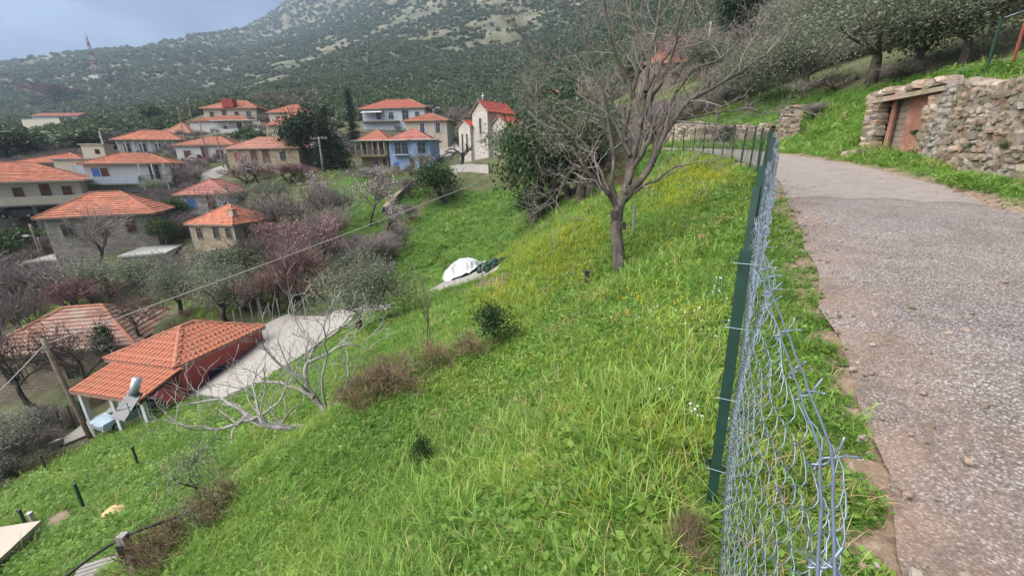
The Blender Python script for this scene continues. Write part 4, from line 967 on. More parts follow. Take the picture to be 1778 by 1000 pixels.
# tower
p = G(171, 137); tw = thing('radio_mast', 'red and white lattice radio mast on the far ridge', 'mast', p); ht = htop(171, 137, 160, 66)
def lev(z): k = z/ht; return 3.2*(1-k)**1.5+.45
nb = 9
for i in range(nb):
    z0, z1 = ht*i/nb, ht*(i+1)/nb; a, c = lev(z0), lev(z1); b = MB(); rr_ = .42
    q0 = [Vector((sx*a, sy*a, z0)) for sx, sy in ((-1,-1),(1,-1),(1,1),(-1,1))]; q1 = [Vector((sx*c, sy*c, z1)) for sx, sy in ((-1,-1),(1,-1),(1,1),(-1,1))]
    for k in range(4):
        b.tube([q0[k], q1[k]], rr_, 4); b.tube([q0[k], q1[(k+1) % 4]], .14, 4); b.tube([q0[(k+1) % 4], q1[k]], .14, 4); b.tube([q1[k], q1[(k+1) % 4]], .16, 4)
    b.build('mast_section', M['wood_red'] if i % 2 else M['frame'], tw)
b = MB(); b.tube([(0,0,ht), (0,0,ht*1.12)], .2, 5); b.build('antenna', M['wood_red'], tw)
b = MB(); b.box(-6, 5, -5, 1, -3, 3.2); b.build('equipment_hut', M['white'], tw)
# plastic mound
c = G(800, 478); c2 = G(770, 496)
pm = thing('plastic_cover', 'heap under translucent white plastic sheet on the concrete pad', 'plastic sheet', c)
b = MB(); nu, nv = 18, 14; rs = np.random.RandomState(5); ob = bmesh.new(); vs = []
dx = (G(822, 470)-G(768, 497)); Lx = dx.length*.62; dx.z = 0; dx.normalize(); dy = Vector((-dx.y, dx.x, 0))
Lx = 2.0; c = G(800, 486)
for j in range(nv):
    row = []
    for i in range(nu):
        u, v = i/(nu-1)*2-1, j/(nv-1)*2-1; rd_ = min(1, math.hypot(u, v)); hh = (1-rd_**2.6)*1.15*(.9+.1*math.sin(u*5+v*3))
        q = dx*u*Lx+dy*v*1.6+Vector((0, 0, hh+.03+.07*rs.rand()*(hh > .05)))+dx*.05*rs.randn(); wq = c+q
        row.append(ob.verts.new((q.x, q.y, tz(wq.x, wq.y)-c.z+hh*1.0+.10+.13*rs.rand())))
    vs.append(row)
for j in range(nv-1):
    for i in range(nu-1): ob.faces.new((vs[j][i], vs[j][i+1], vs[j+1][i+1], vs[j+1][i]))
me_ = bpy.data.meshes.new('sheet'); ob.to_mesh(me_); ob.free(); me_.materials.append(M['tarp']); link('sheet', me_, pm)
for k in range(7):
    a = k/7*2*PI; q = dx*math.cos(a)*Lx+dy*math.sin(a)*1.4; wq = c+q; b = MB(); z = tz(wq.x, wq.y)-c.z
    b.lathe([(0, 0), (.16, .04), (.13, .16), (0, .2)], 6, (q.x, q.y, z+.08)); b.build('weight_stone', M['limestone'], pm)
hp = thing('hose_heap', 'dark green and black netting roll heaped on the concrete pad', 'netting', G(858, 470))
A_, B_ = G(842, 478)-hp.location, G(872, 458)-hp.location
for k, (f, mt) in enumerate(((.0, 'green_post'), (.35, 'black'), (-.3, 'green_post'))):
    b = MB(); off = Vector((f, f*.4, .22+.14*abs(f))); b.tube([A_.lerp(B_, s/8)+off+Vector((0, 0, .06*math.sin(s*2.1+k))) for s in range(9)], [.16+.05*math.sin(s*1.7+k) for s in range(9)], 8); b.build('roll', M[mt], hp, True)
# solar water heater
sp_ = G(262, 690); s_ = thing('solar_water_heater', 'solar water heater with pale cylindrical tank beside the porch roof', 'water heater', Vector(Wp(246, 690, 15.2))); s_.scale = (.75, .75, .75)
b = MB(); b.tube([(-.2, -.12, 0), (.08, .05, .8)], [.2, .2], 12); b.v = [(x-.05, y, z+.25) for x, y, z in b.v]; b.build('tank', M['tank'], s_, True)
b = MB(); b.quad((-.9, -.9, -.5), (.1, -1.2, -.5), (.25, -.1, .35), (-.6, .05, .35)); b.quad((-.9, -.9, -.56), (-.6, .05, .29), (.25, -.1, .29), (.1, -1.2, -.56)); b.build('collector', M['glass'], s_)
b = MB()
for x, y in ((-.7, -.7), (.15, -.9), (-.5, .1), (.3, 0)): b.tube([(x, y, -1.2), (x, y, .3)], .02, 5)
b.build('stand', M['galv'], s_)
# railing by the drive
A_, B_ = G(322, 682), G(362, 662)
rl = thing('railing', 'short black iron railing at the corner of the driveway', 'railing', A_); v = B_-A_; b = MB(); n_ = 14
for i in range(n_+1): q = v*(i/n_); b.tube([q, q+Vector((0, 0, .85))], .012, 4)
b.build('bars', M['rail'], rl); b = MB(); b.tube([Vector((0,0,.87)), v+Vector((0,0,.87))], .022, 6); b.build('handrail', M['rail'], rl)
for q in (Vector(), v): b = MB(); b.tube([q, q+Vector((0,0,1.0))], .035, 6); b.build('post', M['rail'], rl)
# odds on the lower field
def rock_mesh(nm, seed, mt, sub_=1, flat=.7):
    bm = bmesh.new(); bmesh.ops.create_icosphere(bm, subdivisions=sub_, radius=1); r_ = random.Random(seed)
    for v in bm.verts: v.co *= 1+r_.uniform(-.22, .22); v.co.z *= flat
    for v in bm.verts: v.co.x = max(-.85, min(.85, v.co.x)); v.co.y = max(-.85, min(.85, v.co.y)); v.co.z = max(-.62, min(.62, v.co.z))
    me = bpy.data.meshes.new(nm); bm.to_mesh(me); bm.free(); me.materials.append(mt); return me
sandm = m_plain('sandstone', (.50, .38, .19), .9, .25, 5, bs=.4)
o_ = link('rock', rock_mesh('rock', 3, sandm, 2, .5)); o_.location = G(215, 882); o_.scale = (.42, .22, .2); o_.rotation_euler = (0, .1, .7); tag(o_, 'yellowish flat rock lying in the lower meadow', 'rock')
pl = thing('pallet', 'weathered plank pallet lying in the bottom left corner', 'pallet', G(172, 996), math.radians(25)); pl.scale = (.55, .55, .55)
for i in range(6): b = MB(); b.box(-.55, .55, -.42+i*.15, -.3+i*.15, .08, .11); b.build('plank', M['concrete'], pl)
for y in (-.5, 0, .5): b = MB(); b.box(y-.04, y+.04, -.44, .46, 0, .078); b.build('bearer', M['timber'], pl)
for (x, y, s, lb) in ((1228, 411, .16, 'reddish flat stone lying in the grass left of the fence'), (1268, 382, .2, 'flat brown stone slab in the grass near the fence'), (1240, 398, .13, 'small grey stone between the reddish stones in the grass'), (1146, 424, .07, 'white pebble lying on the yellow slope'), (1335, 530, .09, 'pale stone in the grass behind the fence mesh')):
    o_ = link('rock', rock_mesh('rock', x, M['redrender'] if 'reddish' in lb or 'brown' in lb else M['limestone'], 2, .45)); o_.location = G(x, y); o_.scale = (s*1.4, s, s*.7); o_.rotation_euler = (0, 0, x % 3); tag(o_, lb, 'stone')
# vehicles
def car(label, px, py, rz, paint, kind='car'):
    p = G(px, py) if not isinstance(px, Vector) else px; r = thing('parked_car', label, 'car', p, math.radians(rz))
    prof = [(-2.0,.35),(-2.05,.7),(-1.95,.92),(-1.15,1.0),(-.65,1.42),(.75,1.45),(1.45,1.0),(1.95,.9),(2.02,.6),(1.98,.35)] if kind == 'car' else [(-2.3,.4),(-2.35,.75),(-2.2,1.0),(-1.3,1.05),(-.8,1.6),(.35,1.62),(.55,1.05),(2.35,1.03),(2.38,.6),(2.3,.4)]
    b = MB(); n = len(prof)
    for y, k in ((-.82, 1), (-.78, 1), (.78, 1), (.82, 1)): pass
    L0 = [(x, -.80 if z < 1.05 else -.62, z) for x, z in prof]; L1 = [(x, .80 if z < 1.05 else .62, z) for x, z in prof]
    b.v = L0+L1; b.f = [tuple(range(n)), tuple(range(2*n-1, n-1, -1))]+[(i, n+i, n+(i+1) % n, (i+1) % n) for i in range(n)]
    b.build('body', paint, r)
    g = MB(); cab = [q for q in prof if q[1] > 1.1 or q in (prof[3], prof[6])]
    for s in (-1, 1):
        a = [(x*.93+(.0), s*(.815 if z < 1.06 else .635), z*.99-.02 if z > 1.1 else z+.03) for x, z in cab]; g.poly(*(a if s < 0 else a[::-1]))
    g.build('side_glass', M['glass'], r)
    w_ = MB(); a, c = prof[3], prof[4]; w_.quad((a[0]+.06, -.7, a[1]+.06), (a[0]+.06, .7, a[1]+.06), (c[0]-.05, .58, c[1]-.03), (c[0]-.05, -.58, c[1]-.03)); w_.v = [(x-.02, y, z+.02) for x, y, z in w_.v]; w_.build('windscreen', M['glass'], r)
    for x in (prof[0][0]+.72, prof[-1][0]-.75):
        for s in (-1, 1):
            k = MB(); k.tube([(x, s*.66, .33), (x, s*.84, .33)], .33, 14); wo = k.build('wheel', M['black'], r); k = MB(); k.tube([(x, s*.842, .33), (x, s*.85, .33)], .19, 10); k.build('rim', M['tank'], wo)
    for s in (-.55, .55): k = MB(); k.box(prof[1][0]-.02, prof[1][0]+.1, s-.16, s+.16, .68, .82); k.build('headlight', M['frame'], r)
    return r
def paint(nm, c):
    m, t, b = mat(nm); b.inputs['Base Color'].default_value = (*c, 1); b.inputs['Roughness'].default_value = .28; b.inputs['Coat Weight'].default_value = .5; return m
car('dark red pickup parked in front of the low white house', 345, 285, 8, paint('maroon_paint', (.14, .025, .04)), 'pickup')
car('pale blue car under the porch roof of the near house', Vector(nh.matrix_basis @ Vector((1.7, -.6, -.2))), 0, 70, paint('pale_blue_paint', (.40, .52, .62))).scale = (.6, .6, .6)
car('dark car parked between the pillars under the cream house', Vector(Wp(40, 378, 51)), 0, 15, paint('charcoal_paint', (.05, .055, .06)))
# posts above the retaining wall
gp = green_stake('tall green steel post leaning on the grassy bank above the wall', 1712, 124, 1731, 34, 'green_post', .06)
rp = green_stake('rusty red steel post at the right picture edge above the wall', 1757, 114, 1766, 20, 'rust', .07)
a = gp.location+Vector((0, 0, htop(1712, 124, 1731, 34))); d = rp.location+Vector((0, 0, htop(1757, 114, 1766, 20)))
b = MB(); b.tube([Vector(), d-a], .016, 6); tag(b.build('rail_pipe', M['galv'], None, True, a), 'thin pale pipe joining the green and red posts', 'pipe')
# ------------------------------------------------------------------ dry stone walls
def stone_variant(nm, seed, mt):
    r_ = random.Random(seed); bm = bmesh.new(); bmesh.ops.create_cube(bm, size=2); bmesh.ops.subdivide_edges(bm, edges=bm.edges[:], cuts=1, use_grid_fill=True)
    for v in bm.verts:
        n = v.co.normalized(); k = .34+r_.uniform(-.1, .1); v.co = v.co*(1-k)+n*1.28*k
        v.co += Vector((r_.uniform(-.17, .17), r_.uniform(-.17, .17), r_.uniform(-.16, .16)))
    me = bpy.data.meshes.new(nm); bm.to_mesh(me); bm.free(); me.materials.append(mt); return me
STV = [stone_variant('stone', 100+i, M['limestone']) for i in range(14)]
def stone_wall(name, label, pts, tops, seed, course=(.13, .26), width=(.16, .48), limit=300, depth=.3, cat='wall', skip=None, batter=.12):
    """courses of separate stones in front of an earth core; pts: foot line left to right as seen, tops: height at each point"""
    r_ = random.Random(seed); o0 = Vector(pts[0]); r = thing(name, label, cat, o0); P = [Vector(p)-o0 for p in pts]
    d = [0]
    for a, b_ in zip(P, P[1:]): d.append(d[-1]+math.hypot(b_.x-a.x, b_.y-a.y))
    def at(s):
        s = min(max(s, 0), d[-1]-1e-6)
        for i in range(len(P)-1):
            if s <= d[i+1]: k = (s-d[i])/(d[i+1]-d[i]); q = P[i].lerp(P[i+1], k); h = tops[i]+(tops[i+1]-tops[i])*k; e = (P[i+1]-P[i]); return q, h, math.atan2(e.y, e.x)
    b = MB(); n = 24
    ring = [at(d[-1]*k/n) for k in range(n+1)]
    for (q, h, a), (q2, h2, a2) in zip(ring, ring[1:]):
        w0 = Vector((-math.sin(a), math.cos(a), 0)); w1 = Vector((-math.sin(a2), math.cos(a2), 0)); Z = Vector((0, 0, 1))
        f = .12; b.quad(q+w0*f-Z*.5, q2+w1*f-Z*.5, q2+w1*(f+batter)+Z*(h2-.06), q+w0*(f+batter)+Z*(h-.06))
        b.quad(q+w0*(f+batter)+Z*(h-.06), q2+w1*(f+batter)+Z*(h2-.06), q2+w1*.75+Z*(h2-.06), q+w0*.75+Z*(h-.06))
        b.quad(q2+w1*.75-Z*.5, q+w0*.75-Z*.5, q+w0*.75+Z*(h-.06), q2+w1*.75+Z*(h2-.06))
    b.build('earth_core', M['darkback'], r)
    st = []; z = -.05; hm = max(tops)
    while z < hm:
        ch = r_.uniform(*course); s = r_.uniform(-.1, .1)
        while s < d[-1]:
            w = r_.uniform(*width)*(1.0 if r_.random() > .12 else 1.4); q, h, a = at(s+w/2)
            zz = z+ch/2+.05*math.sin(s*1.7+z*3)
            if zz < h+.02 and not (skip and skip(s+w/2, zz)):
                k = zz/max(h, .1); out_ = Vector((-math.sin(a), math.cos(a), 0))*(.10+batter*k-r_.uniform(0, .07))
                hs = ch*(1.0 if r_.random() > .15 else 1.35)
                st.append((q+out_+Vector((0, 0, zz)), a+r_.gauss(0, .09), (w*.53, depth*.5*r_.uniform(.8, 1.2), hs*.56), r_.gauss(0, .10)))
            s += w
        z += ch*.97
    st.sort(key=lambda q: ((q[0]+o0)-Vector(CAM)).length)
    big = MB()
    for i, (p, a, sc, tl) in enumerate(st):
        me = STV[r_.randrange(len(STV))]; mt = Matrix.Translation(p) @ Matrix.Rotation(a, 4, 'Z') @ Matrix.Rotation(tl, 4, 'Y') @ Matrix.Diagonal((*sc, 1))
        if i < limit: o = link('stone', me, r); o.matrix_local = mt
        else:
            k = len(big.v); big.v += [(mt @ v.co)[:] for v in me.vertices]; big.f += [tuple(k+j for j in p_.vertices) for p_ in me.polygons]
    if big.v: o = big.build('more_stones', M['limestone'], r); o['kind'] = 'stuff'
    return r, at, d
wl_pts = [Vector(q) for q in WL[1:5][::-1]]        # from the doorway to the right, as seen
wl_top = list(WLT[1:5][::-1])
stone_wall('stone_wall', 'tall dry stone retaining wall right of the bricked up doorway', wl_pts, [h_+.12 for h_ in wl_top], 11, (.10, .22), (.15, .46))
def on_wall(px, py):
    d = ray(px, py); best = None
    for a, b_ in zip(WL, WL[1:]):
        e_ = b_-a; M_ = np.array([[d[0], -e_[0]], [d[1], -e_[1]]]); q = np.linalg.solve(M_, a[:2]-CAM[:2])
        if 0 <= q[1] <= 1: best = CAM+d*q[0]
    return Vector(best)
# tumbled stones along the foot
r_ = random.Random(8)
for i, (x, y, s, lb) in enumerate(((1765,318,.34,'large white boulder leaning at the foot of the wall by the right picture edge'),(1742,302,.26,'flat white boulder lying at the foot of the wall'),(1700,298,.2,'small boulder at the foot of the wall below a tan patch'),(1668,292,.24,'long pale slab lying in the grass below the wall'),(1640,285,.2,'grey rock at the wall foot nearest the doorway'),(1728,313,.22,'grey rock half buried in grass below the wall'),(1500,268,.22,'flat grey slab left under the doorway'),(1478,270,.2,'flat pale slab at the lower left of the doorway'))):
    o = link('boulder', stone_variant('boulder', 300+i, M['limestone'])); o.location = G(x, y)+Vector((0, 0, .05)); o.scale = (s*1.3, s*.8, s*.62); o.rotation_euler = (r_.gauss(0, .15), r_.gauss(0, .2), r_.uniform(0, 3)); tag(o, lb, 'stone', 'fallen stones by the retaining wall')
# walled-up doorway
A_, B_ = Vector(WL[6]), Vector(WL[4]); e = B_-A_; e.z = 0; Ld = e.length; ang = math.atan2(e.y, e.x); z0 = A_.z
dw = thing('doorway', 'bricked up doorway with flaking red render under a rough stone lintel', 'doorway', A_, ang)
zr = B_.z-A_.z
b = MB(); b.box(Ld*.5, Ld+.05, .30, .62, -.6, 1.62); b.build('brick_panel', M['redrender'], dw); b = MB(); b.box(.5, Ld*.5-.003, .42, .62, -.6, 1.62); b.build('recess_wall', M['stone_rust'], dw)
b = MB()
for (x0, x1, y) in ((Ld*.27, Ld*.33, .22), (Ld*.74, Ld*.77, .26)): b.box(x0, x1, y, .296, -.5, 1.6)
b.build('render_rib', M['redrender'], dw)
b = MB(); i = 0
b.v += [(-.1,-.12,1.62),(Ld+.25,-.16,1.60),(Ld+.25,.75,1.64),(-.1,.75,1.66),(-.06,-.10,1.80),(Ld+.2,-.12,1.74),(Ld+.2,.75,1.8),(-.1,.75,1.82)]; b.f += [(3,2,1,0),(4,5,6,7),(0,1,5,4),(1,2,6,5),(2,3,7,6),(3,0,4,7)]
b.build('lintel', M['limestone'], dw)
for k in range(9):
    for x in (.14, .42):
        o = link('jamb_stone', STV[(k*3+int(x*10)) % 14], dw); o.location = (x+r_.uniform(-.04, .04), .10, .02+k*.19); o.scale = (.17, .2, .105); o.rotation_euler = (0, 0, r_.gauss(0, .1))
for k in range(6):
    for j in range(2):
        o = link('jamb_stone', STV[(k*5+j) % 14], dw); o.location = (Ld*.93+.22*j+r_.uniform(-.05, .05), .12, .1+k*.26); o.scale = (.15, .2, .14); o.rotation_euler = (0, r_.gauss(0, .1), 0)
for k in range(8):
    o = link('cap_stone', STV[k], dw); o.location = (Ld*k/7.3, .15+r_.uniform(0, .2), 1.9+.03*(k % 3)); o.scale = (Ld*.085, .24, .12); o.rotation_euler = (0, r_.gauss(0, .1), r_.gauss(0, .2))
# pier and terrace wall further up the lane
c = G(1345, 250); c2 = G(1382, 236); 
stone_wall('stone_wall', 'stub of squared stone wall ending beside the lane bend', [c, c.lerp(c2, .5), c2], [1.9, 1.95, 1.7], 5, (.12, .2), (.15, .36), 160)
ps = [G(1152, 250), G(1205, 246), G(1262, 243), G(1326, 243)]
stone_wall('stone_wall', 'long low terrace wall of rough stones across the lane bend', ps, [1.6, 1.5, 1.0, .95], 6, (.15, .28), (.2, .5), 300)
ps = [G(1032, 232), G(1080, 240), G(1150, 246)]
stone_wall('stone_wall', 'tumbled stone terrace wall seen behind the big bare trunk', ps, [2.0, 1.7, 1.3], 7, (.2, .34), (.28, .6), 120)
# ------------------------------------------------------------------ chain-link fence beside the lane
FS = np.r_[np.arange(-.9, 46, .05)]
_i = np.interp(FS, RS, np.arange(len(RS)))
_rx = np.interp(FS, RS, ROAD[:, 0]); _ry = np.interp(FS, RS, ROAD[:, 1]); _nx = np.interp(FS, RS, RNRM[:, 0]); _ny = np.interp(FS, RS, RNRM[:, 1])
_fo = np.interp(FS, [-1, .8, 1.5, 2, 4.5, 8, 14], [-.50, -.46, -.57, -.62, -.64, -.50, -.22])
FX, FY = _rx+_nx*_fo, _ry+_ny*_fo; FZ = terrain(FX, FY)
FZ = np.convolve(np.r_[[FZ[0]]*10, FZ, [FZ[-1]]*10], np.ones(21)/21, 'valid')
def fpt(s): return np.array([np.interp(s, FS, FX), np.interp(s, FS, FY), np.interp(s, FS, FZ)])
def fnr(s): a, b_ = fpt(s-.1), fpt(s+.1); d = b_-a; d[2] = 0; d /= np.linalg.norm(d); return np.array([d[1], -d[0], 0])
fence = thing('chain_link_fence', 'sagging galvanised chain link fence on green angle posts along the lane', 'fence', Vector(fpt(2.0)))
F0 = np.array(fence.location)
def wire_mesh(name, s0, s1, D, rad, sides, mt, h0, h1, sag, helix=0):
    V, Fc = [], []; s = s0; k = 0
    while s < s1:
        n = int(h1/(D/2))*(helix or 1); pts = []
        hh = h1+sag(s)
        for j in range(n+1):
            z = h0+(hh-h0)*j/n; ph = PI*j/max(1, helix); side_ = (D/4+.0015)*(1-math.cos(ph)) if helix else (j % 2)*(D/2+.003)
            p = fpt(s+side_); nn = fnr(s); lean = .03*math.sin(s*2.1)+.05*sag(s)
            bul = .02*math.sin(s*5.3+z*4.1)+.012*math.sin(s*13+z*9)
            p = p+nn*((.011*math.sin(ph) if helix else (.003 if j % 2 else -.003))+bul*min(1, z)+lean*(z/h1))+np.array([0, 0, z+.006*math.sin(s*23+j*1.3)])
            pts.append(p-F0)
        pts = np.array(pts); m = len(pts)
        nn = fnr(s); t_ = np.cross(nn, [0, 0, 1.0]); i0 = len(V)
        for j in range(m):
            d = pts[min(j+1, m-1)]-pts[max(j-1, 0)]; d = d/np.linalg.norm(d); a = nn; b_ = np.cross(d, a); b_ /= np.linalg.norm(b_)
            for q in range(sides):
                an = 2*PI*q/sides+.4; V.append(pts[j]+(a*math.cos(an)+b_*math.sin(an))*rad)
        for j in range(m-1):
            for q in range(sides):
                a_ = i0+j*sides+q; c_ = i0+j*sides+(q+1) % sides; Fc.append((a_, c_, c_+sides, a_+sides))
        s += D/2; k += 1
    o = link(name, np_mesh(name, V, Fc, mt, True), fence); o['kind'] = 'stuff'; return o
sagf = lambda s: -.05*math.sin(max(0, min(1, (s+.3)/2.2))*PI)+.02*math.sin(s*3)
wire_mesh('wire_netting', -.35, 5.2, .098, .0014, 5, M['galv'], .02, 1.27, sagf, 4)
wire_mesh('wire_netting', 5.2, 13, .085, .0022, 3, M['galv'], .02, 1.27, sagf)
wire_mesh('wire_netting', 13, 30, .15, .003, 3, M['green_post'], .02, 1.25, lambda s: 0)
# top strands and twisted barbs
for off, z in ((.0, 1.262), (.012, 1.275)):
    b = MB(); b.tube([Vector(fpt(s)+fnr(s)*(.03*math.sin(s*2.1)+off+.0015*math.sin(s*40+off*300))+np.array([0, 0, z+sagf(s)+.0015*math.sin(s*31+off*99)])-F0) for s in np.arange(-.4, 13, .06)], .0024, 5); b.build('top_wire', M['galv'], fence, True)
r_ = random.Random(3); s = -.3
k = 0
while s < 4.5:
    p = Vector(fpt(s)+fnr(s)*(.03*math.sin(s*2.1)+.004)+np.array([0, 0, 1.262+sagf(s)])-F0); nn = Vector(fnr(s)); tt = Vector((-nn.y, nn.x, 0))
    b = MB(); L_ = r_.uniform(.045, .075); dr = (nn*r_.uniform(.3, .9)+Vector((0, 0, r_.uniform(.5, .9)))+tt*r_.uniform(-.5, .4)).normalized(); a1 = dr.orthogonal().normalized(); a2 = dr.cross(a1)
    for ph in (0, PI):
        pts = []
        for j in range(13):
            f = j/12; an = ph+f*9.5; w_ = .0042 if f < .7 else .0042+(f-.7)*.05
            pts.append(p-dr*.02+dr*L_*f+(a1*math.cos(an if f < .7 else ph+6.65)+a2*math.sin(an if f < .7 else ph+6.65))*w_)
        b.tube(pts, .0021, 5)
    b.build('twisted_barb', M['galv'], fence, True); s += .098*r_.choice((1, 1, 1, 2, 2)); k += 1
# posts: L-shaped angle steel
def angle_post(s, h, w, lean, off, nm='post'):
    p = fpt(s)-F0; nn = fnr(s); tt = np.array([-nn[1], nn[0], 0]); b = MB(); th = .006
    p = p-nn*off
    def C(u, v, z): k = z/h; return Vector(p+tt*(u+lean[0]*k)+nn*(v+lean[1]*k)+np.array([0, 0, z]))
    for (u0, u1, v0, v1) in ((0, w, 0, th), (0, th, -w, -.0005)):
        zs = (-.3, h); i = len(b.v)
        for z in zs: b.v += [C(u0,v0,z)[:], C(u1,v0,z)[:], C(u1,v1,z)[:], C(u0,v1,z)[:]]
        b.f += [(i+3,i+2,i+1,i),(i+4,i+5,i+6,i+7),(i,i+1,i+5,i+4),(i+1,i+2,i+6,i+5),(i+2,i+3,i+7,i+6),(i+3,i,i+4,i+7)]
    o = b.build(nm, M['green_post'], fence); return o, C
o, C = angle_post(1.86, 1.27, .037, (.0, -.02), .035)
for z in (.25, .62, .95, 1.22):
    b = MB(); b.tube([C(-.012,-.06,z), C(.03,-.062,z+.01), C(.062,-.02,z), C(.03,.03,z-.005), C(-.012,.03,z), C(-.014,-.055,z)], .0016, 4); b.build('tie_wire', M['galv'], o)
angle_post(4.35, 1.36, .05, (.0, 0), .03); angle_post(4.2, 1.2, .05, (.12, 0), .05, 'brace_post')
angle_post(7.2, 1.38, .05, (.02, 0), .03)
for s in np.arange(9.4, 30, 1.75): angle_post(s, 1.36+r_.uniform(-.05, .1), .055, (r_.uniform(-.05, .05), r_.uniform(-.06, .03)), .03)
for s in np.arange(30.6, 44, 2.2): angle_post(s, 1.34+r_.uniform(-.05, .1), .065, (r_.uniform(-.05, .05), r_.uniform(-.05, .05)), .03)
# ------------------------------------------------------------------ trees
def rv(r_): 
    while True:
        v = Vector((r_.uniform(-1, 1), r_.uniform(-1, 1), r_.uniform(-1, 1)))
        if .01 < v.length < 1: return v.normalized()
def limb(mb, pts, r0, r1, n): m = len(pts); mb.tube(pts, [r0+(r1-r0)*(k/(m-1))**.8 for k in range(m)], n, False)
def grow(r_, thick, thin, p, d, L, r, lev, cfg, ends):
    ns = cfg['seg'][min(lev, len(cfg['seg'])-1)]; pts = [p.copy()]; q = p.copy(); dd = d.copy(); dirs = [dd.copy()]
    for k in range(ns):
        dd = (dd+rv(r_)*cfg['wander']+Vector((0, 0, cfg['up']*(1 if lev else .3)))).normalized(); q = q+dd*L/ns; pts.append(q.copy()); dirs.append(dd.copy())
    r1 = r*cfg['taper'] if lev < cfg['lev'] else r*.4
    limb(thick if lev <= cfg['split'] else thin, pts, r, r1, (8, 6, 4, 3, 3, 3)[lev])
    if lev >= cfg['lev']:
        ends.append((pts[-1], dd)); ends.append((pts[len(pts)//2], dd)); return
    n = cfg['kids'][lev]
    for i in range(n):
        f = 1-(i/n)*cfg['spread'][lev] if lev else 1-(i/n)*.25
        k = f*ns; a = min(int(k), ns-1); pos = pts[a].lerp(pts[a+1], k-a); base = dirs[min(a+1, ns)]
        ax = base.orthogonal().normalized(); ax.rotate(Matrix.Rotation(i*2.4+r_.uniform(0, 1.2), 3, base)); ang = math.radians(r_.uniform(*cfg['ang']))
        nd = (base*math.cos(ang)+ax*math.sin(ang)).normalized()
        grow(r_, thick, thin, pos, nd, L*r_.uniform(*cfg['len']), max(r1*r_.uniform(.55, .85), cfg['rmin']), lev+1, cfg, ends)
def leaf_quads(C, Dn, n_per, size, asp, spread, seed, up=.2):
    rs = np.random.RandomState(seed); C = np.repeat(np.array(C), n_per, 0); N_ = len(C); C = C+rs.randn(N_, 3)*spread
    u = rs.randn(N_, 3); u[:, 2] += up; u /= np.linalg.norm(u, axis=1)[:, None]
    v = np.cross(u, rs.randn(N_, 3)); v /= np.linalg.norm(v, axis=1)[:, None]
    s = size*(.6+.8*rs.rand(N_))[:, None]; w = s*asp
    V = np.stack([C-v*w*.15, C+u*s*.5+v*w*.5, C+u*s, C+u*s*.5-v*w*.5], 1).reshape(-1, 3)
    return V, np.arange(N_*4).reshape(-1, 4)
def clump_centres(rs, n, rad, hollow=.55):
    d = rs.randn(n, 3); d /= np.linalg.norm(d, axis=1)[:, None]; r = hollow+(1-hollow)*rs.rand(n)**.6
    return d*r[:, None]*rad
TREES = {}
def bare(nm, seed, bark, twig, lev=4, L=2.0, r=.12, kids=(4, 5, 5, 4), wander=.22, up=.06, ang=(25, 60), ln=(.5, .8), bud=None, nbud=2, bsz=.07, rmin=.012, multi=1, spread=(.5, .75, .85, .9)):
    r_ = random.Random(seed); tk, tn, ends = MB(), MB(), []
    cfg = dict(seg=(5, 5, 4, 3, 2), wander=wander, up=up, taper=.62, lev=lev, split=1, kids=kids, spread=spread, ang=ang, len=ln, rmin=rmin)
    for k in range(multi):
        d = Vector((r_.uniform(-.4, .4), r_.uniform(-.4, .4), 1)) if multi > 1 else Vector((r_.uniform(-.1, .1), r_.uniform(-.1, .1), 1))
        grow(r_, tk, tn, Vector((r_.uniform(-.2, .2), r_.uniform(-.2, .2), -.25)) if multi > 1 else Vector((0, 0, -.25)), d.normalized(), L, r, 0, cfg, ends)
    parts = [('trunk', tk.mesh('trunk', M[bark], True)), ('branches', tn.mesh('branches', M[twig]))]
    if bud:
        E = [e[0] for e in ends]; V, Fq = leaf_quads([e[:] for e in E], None, nbud, bsz, .8, .08, seed); parts.append(('buds', np_mesh('buds', V, Fq, M[bud])))
    h = max(v[2] for v in tn.v); w = float(np.percentile([math.hypot(v[0], v[1]) for v in tn.v], 95))
    TREES[nm] = (parts, h, 2*w)
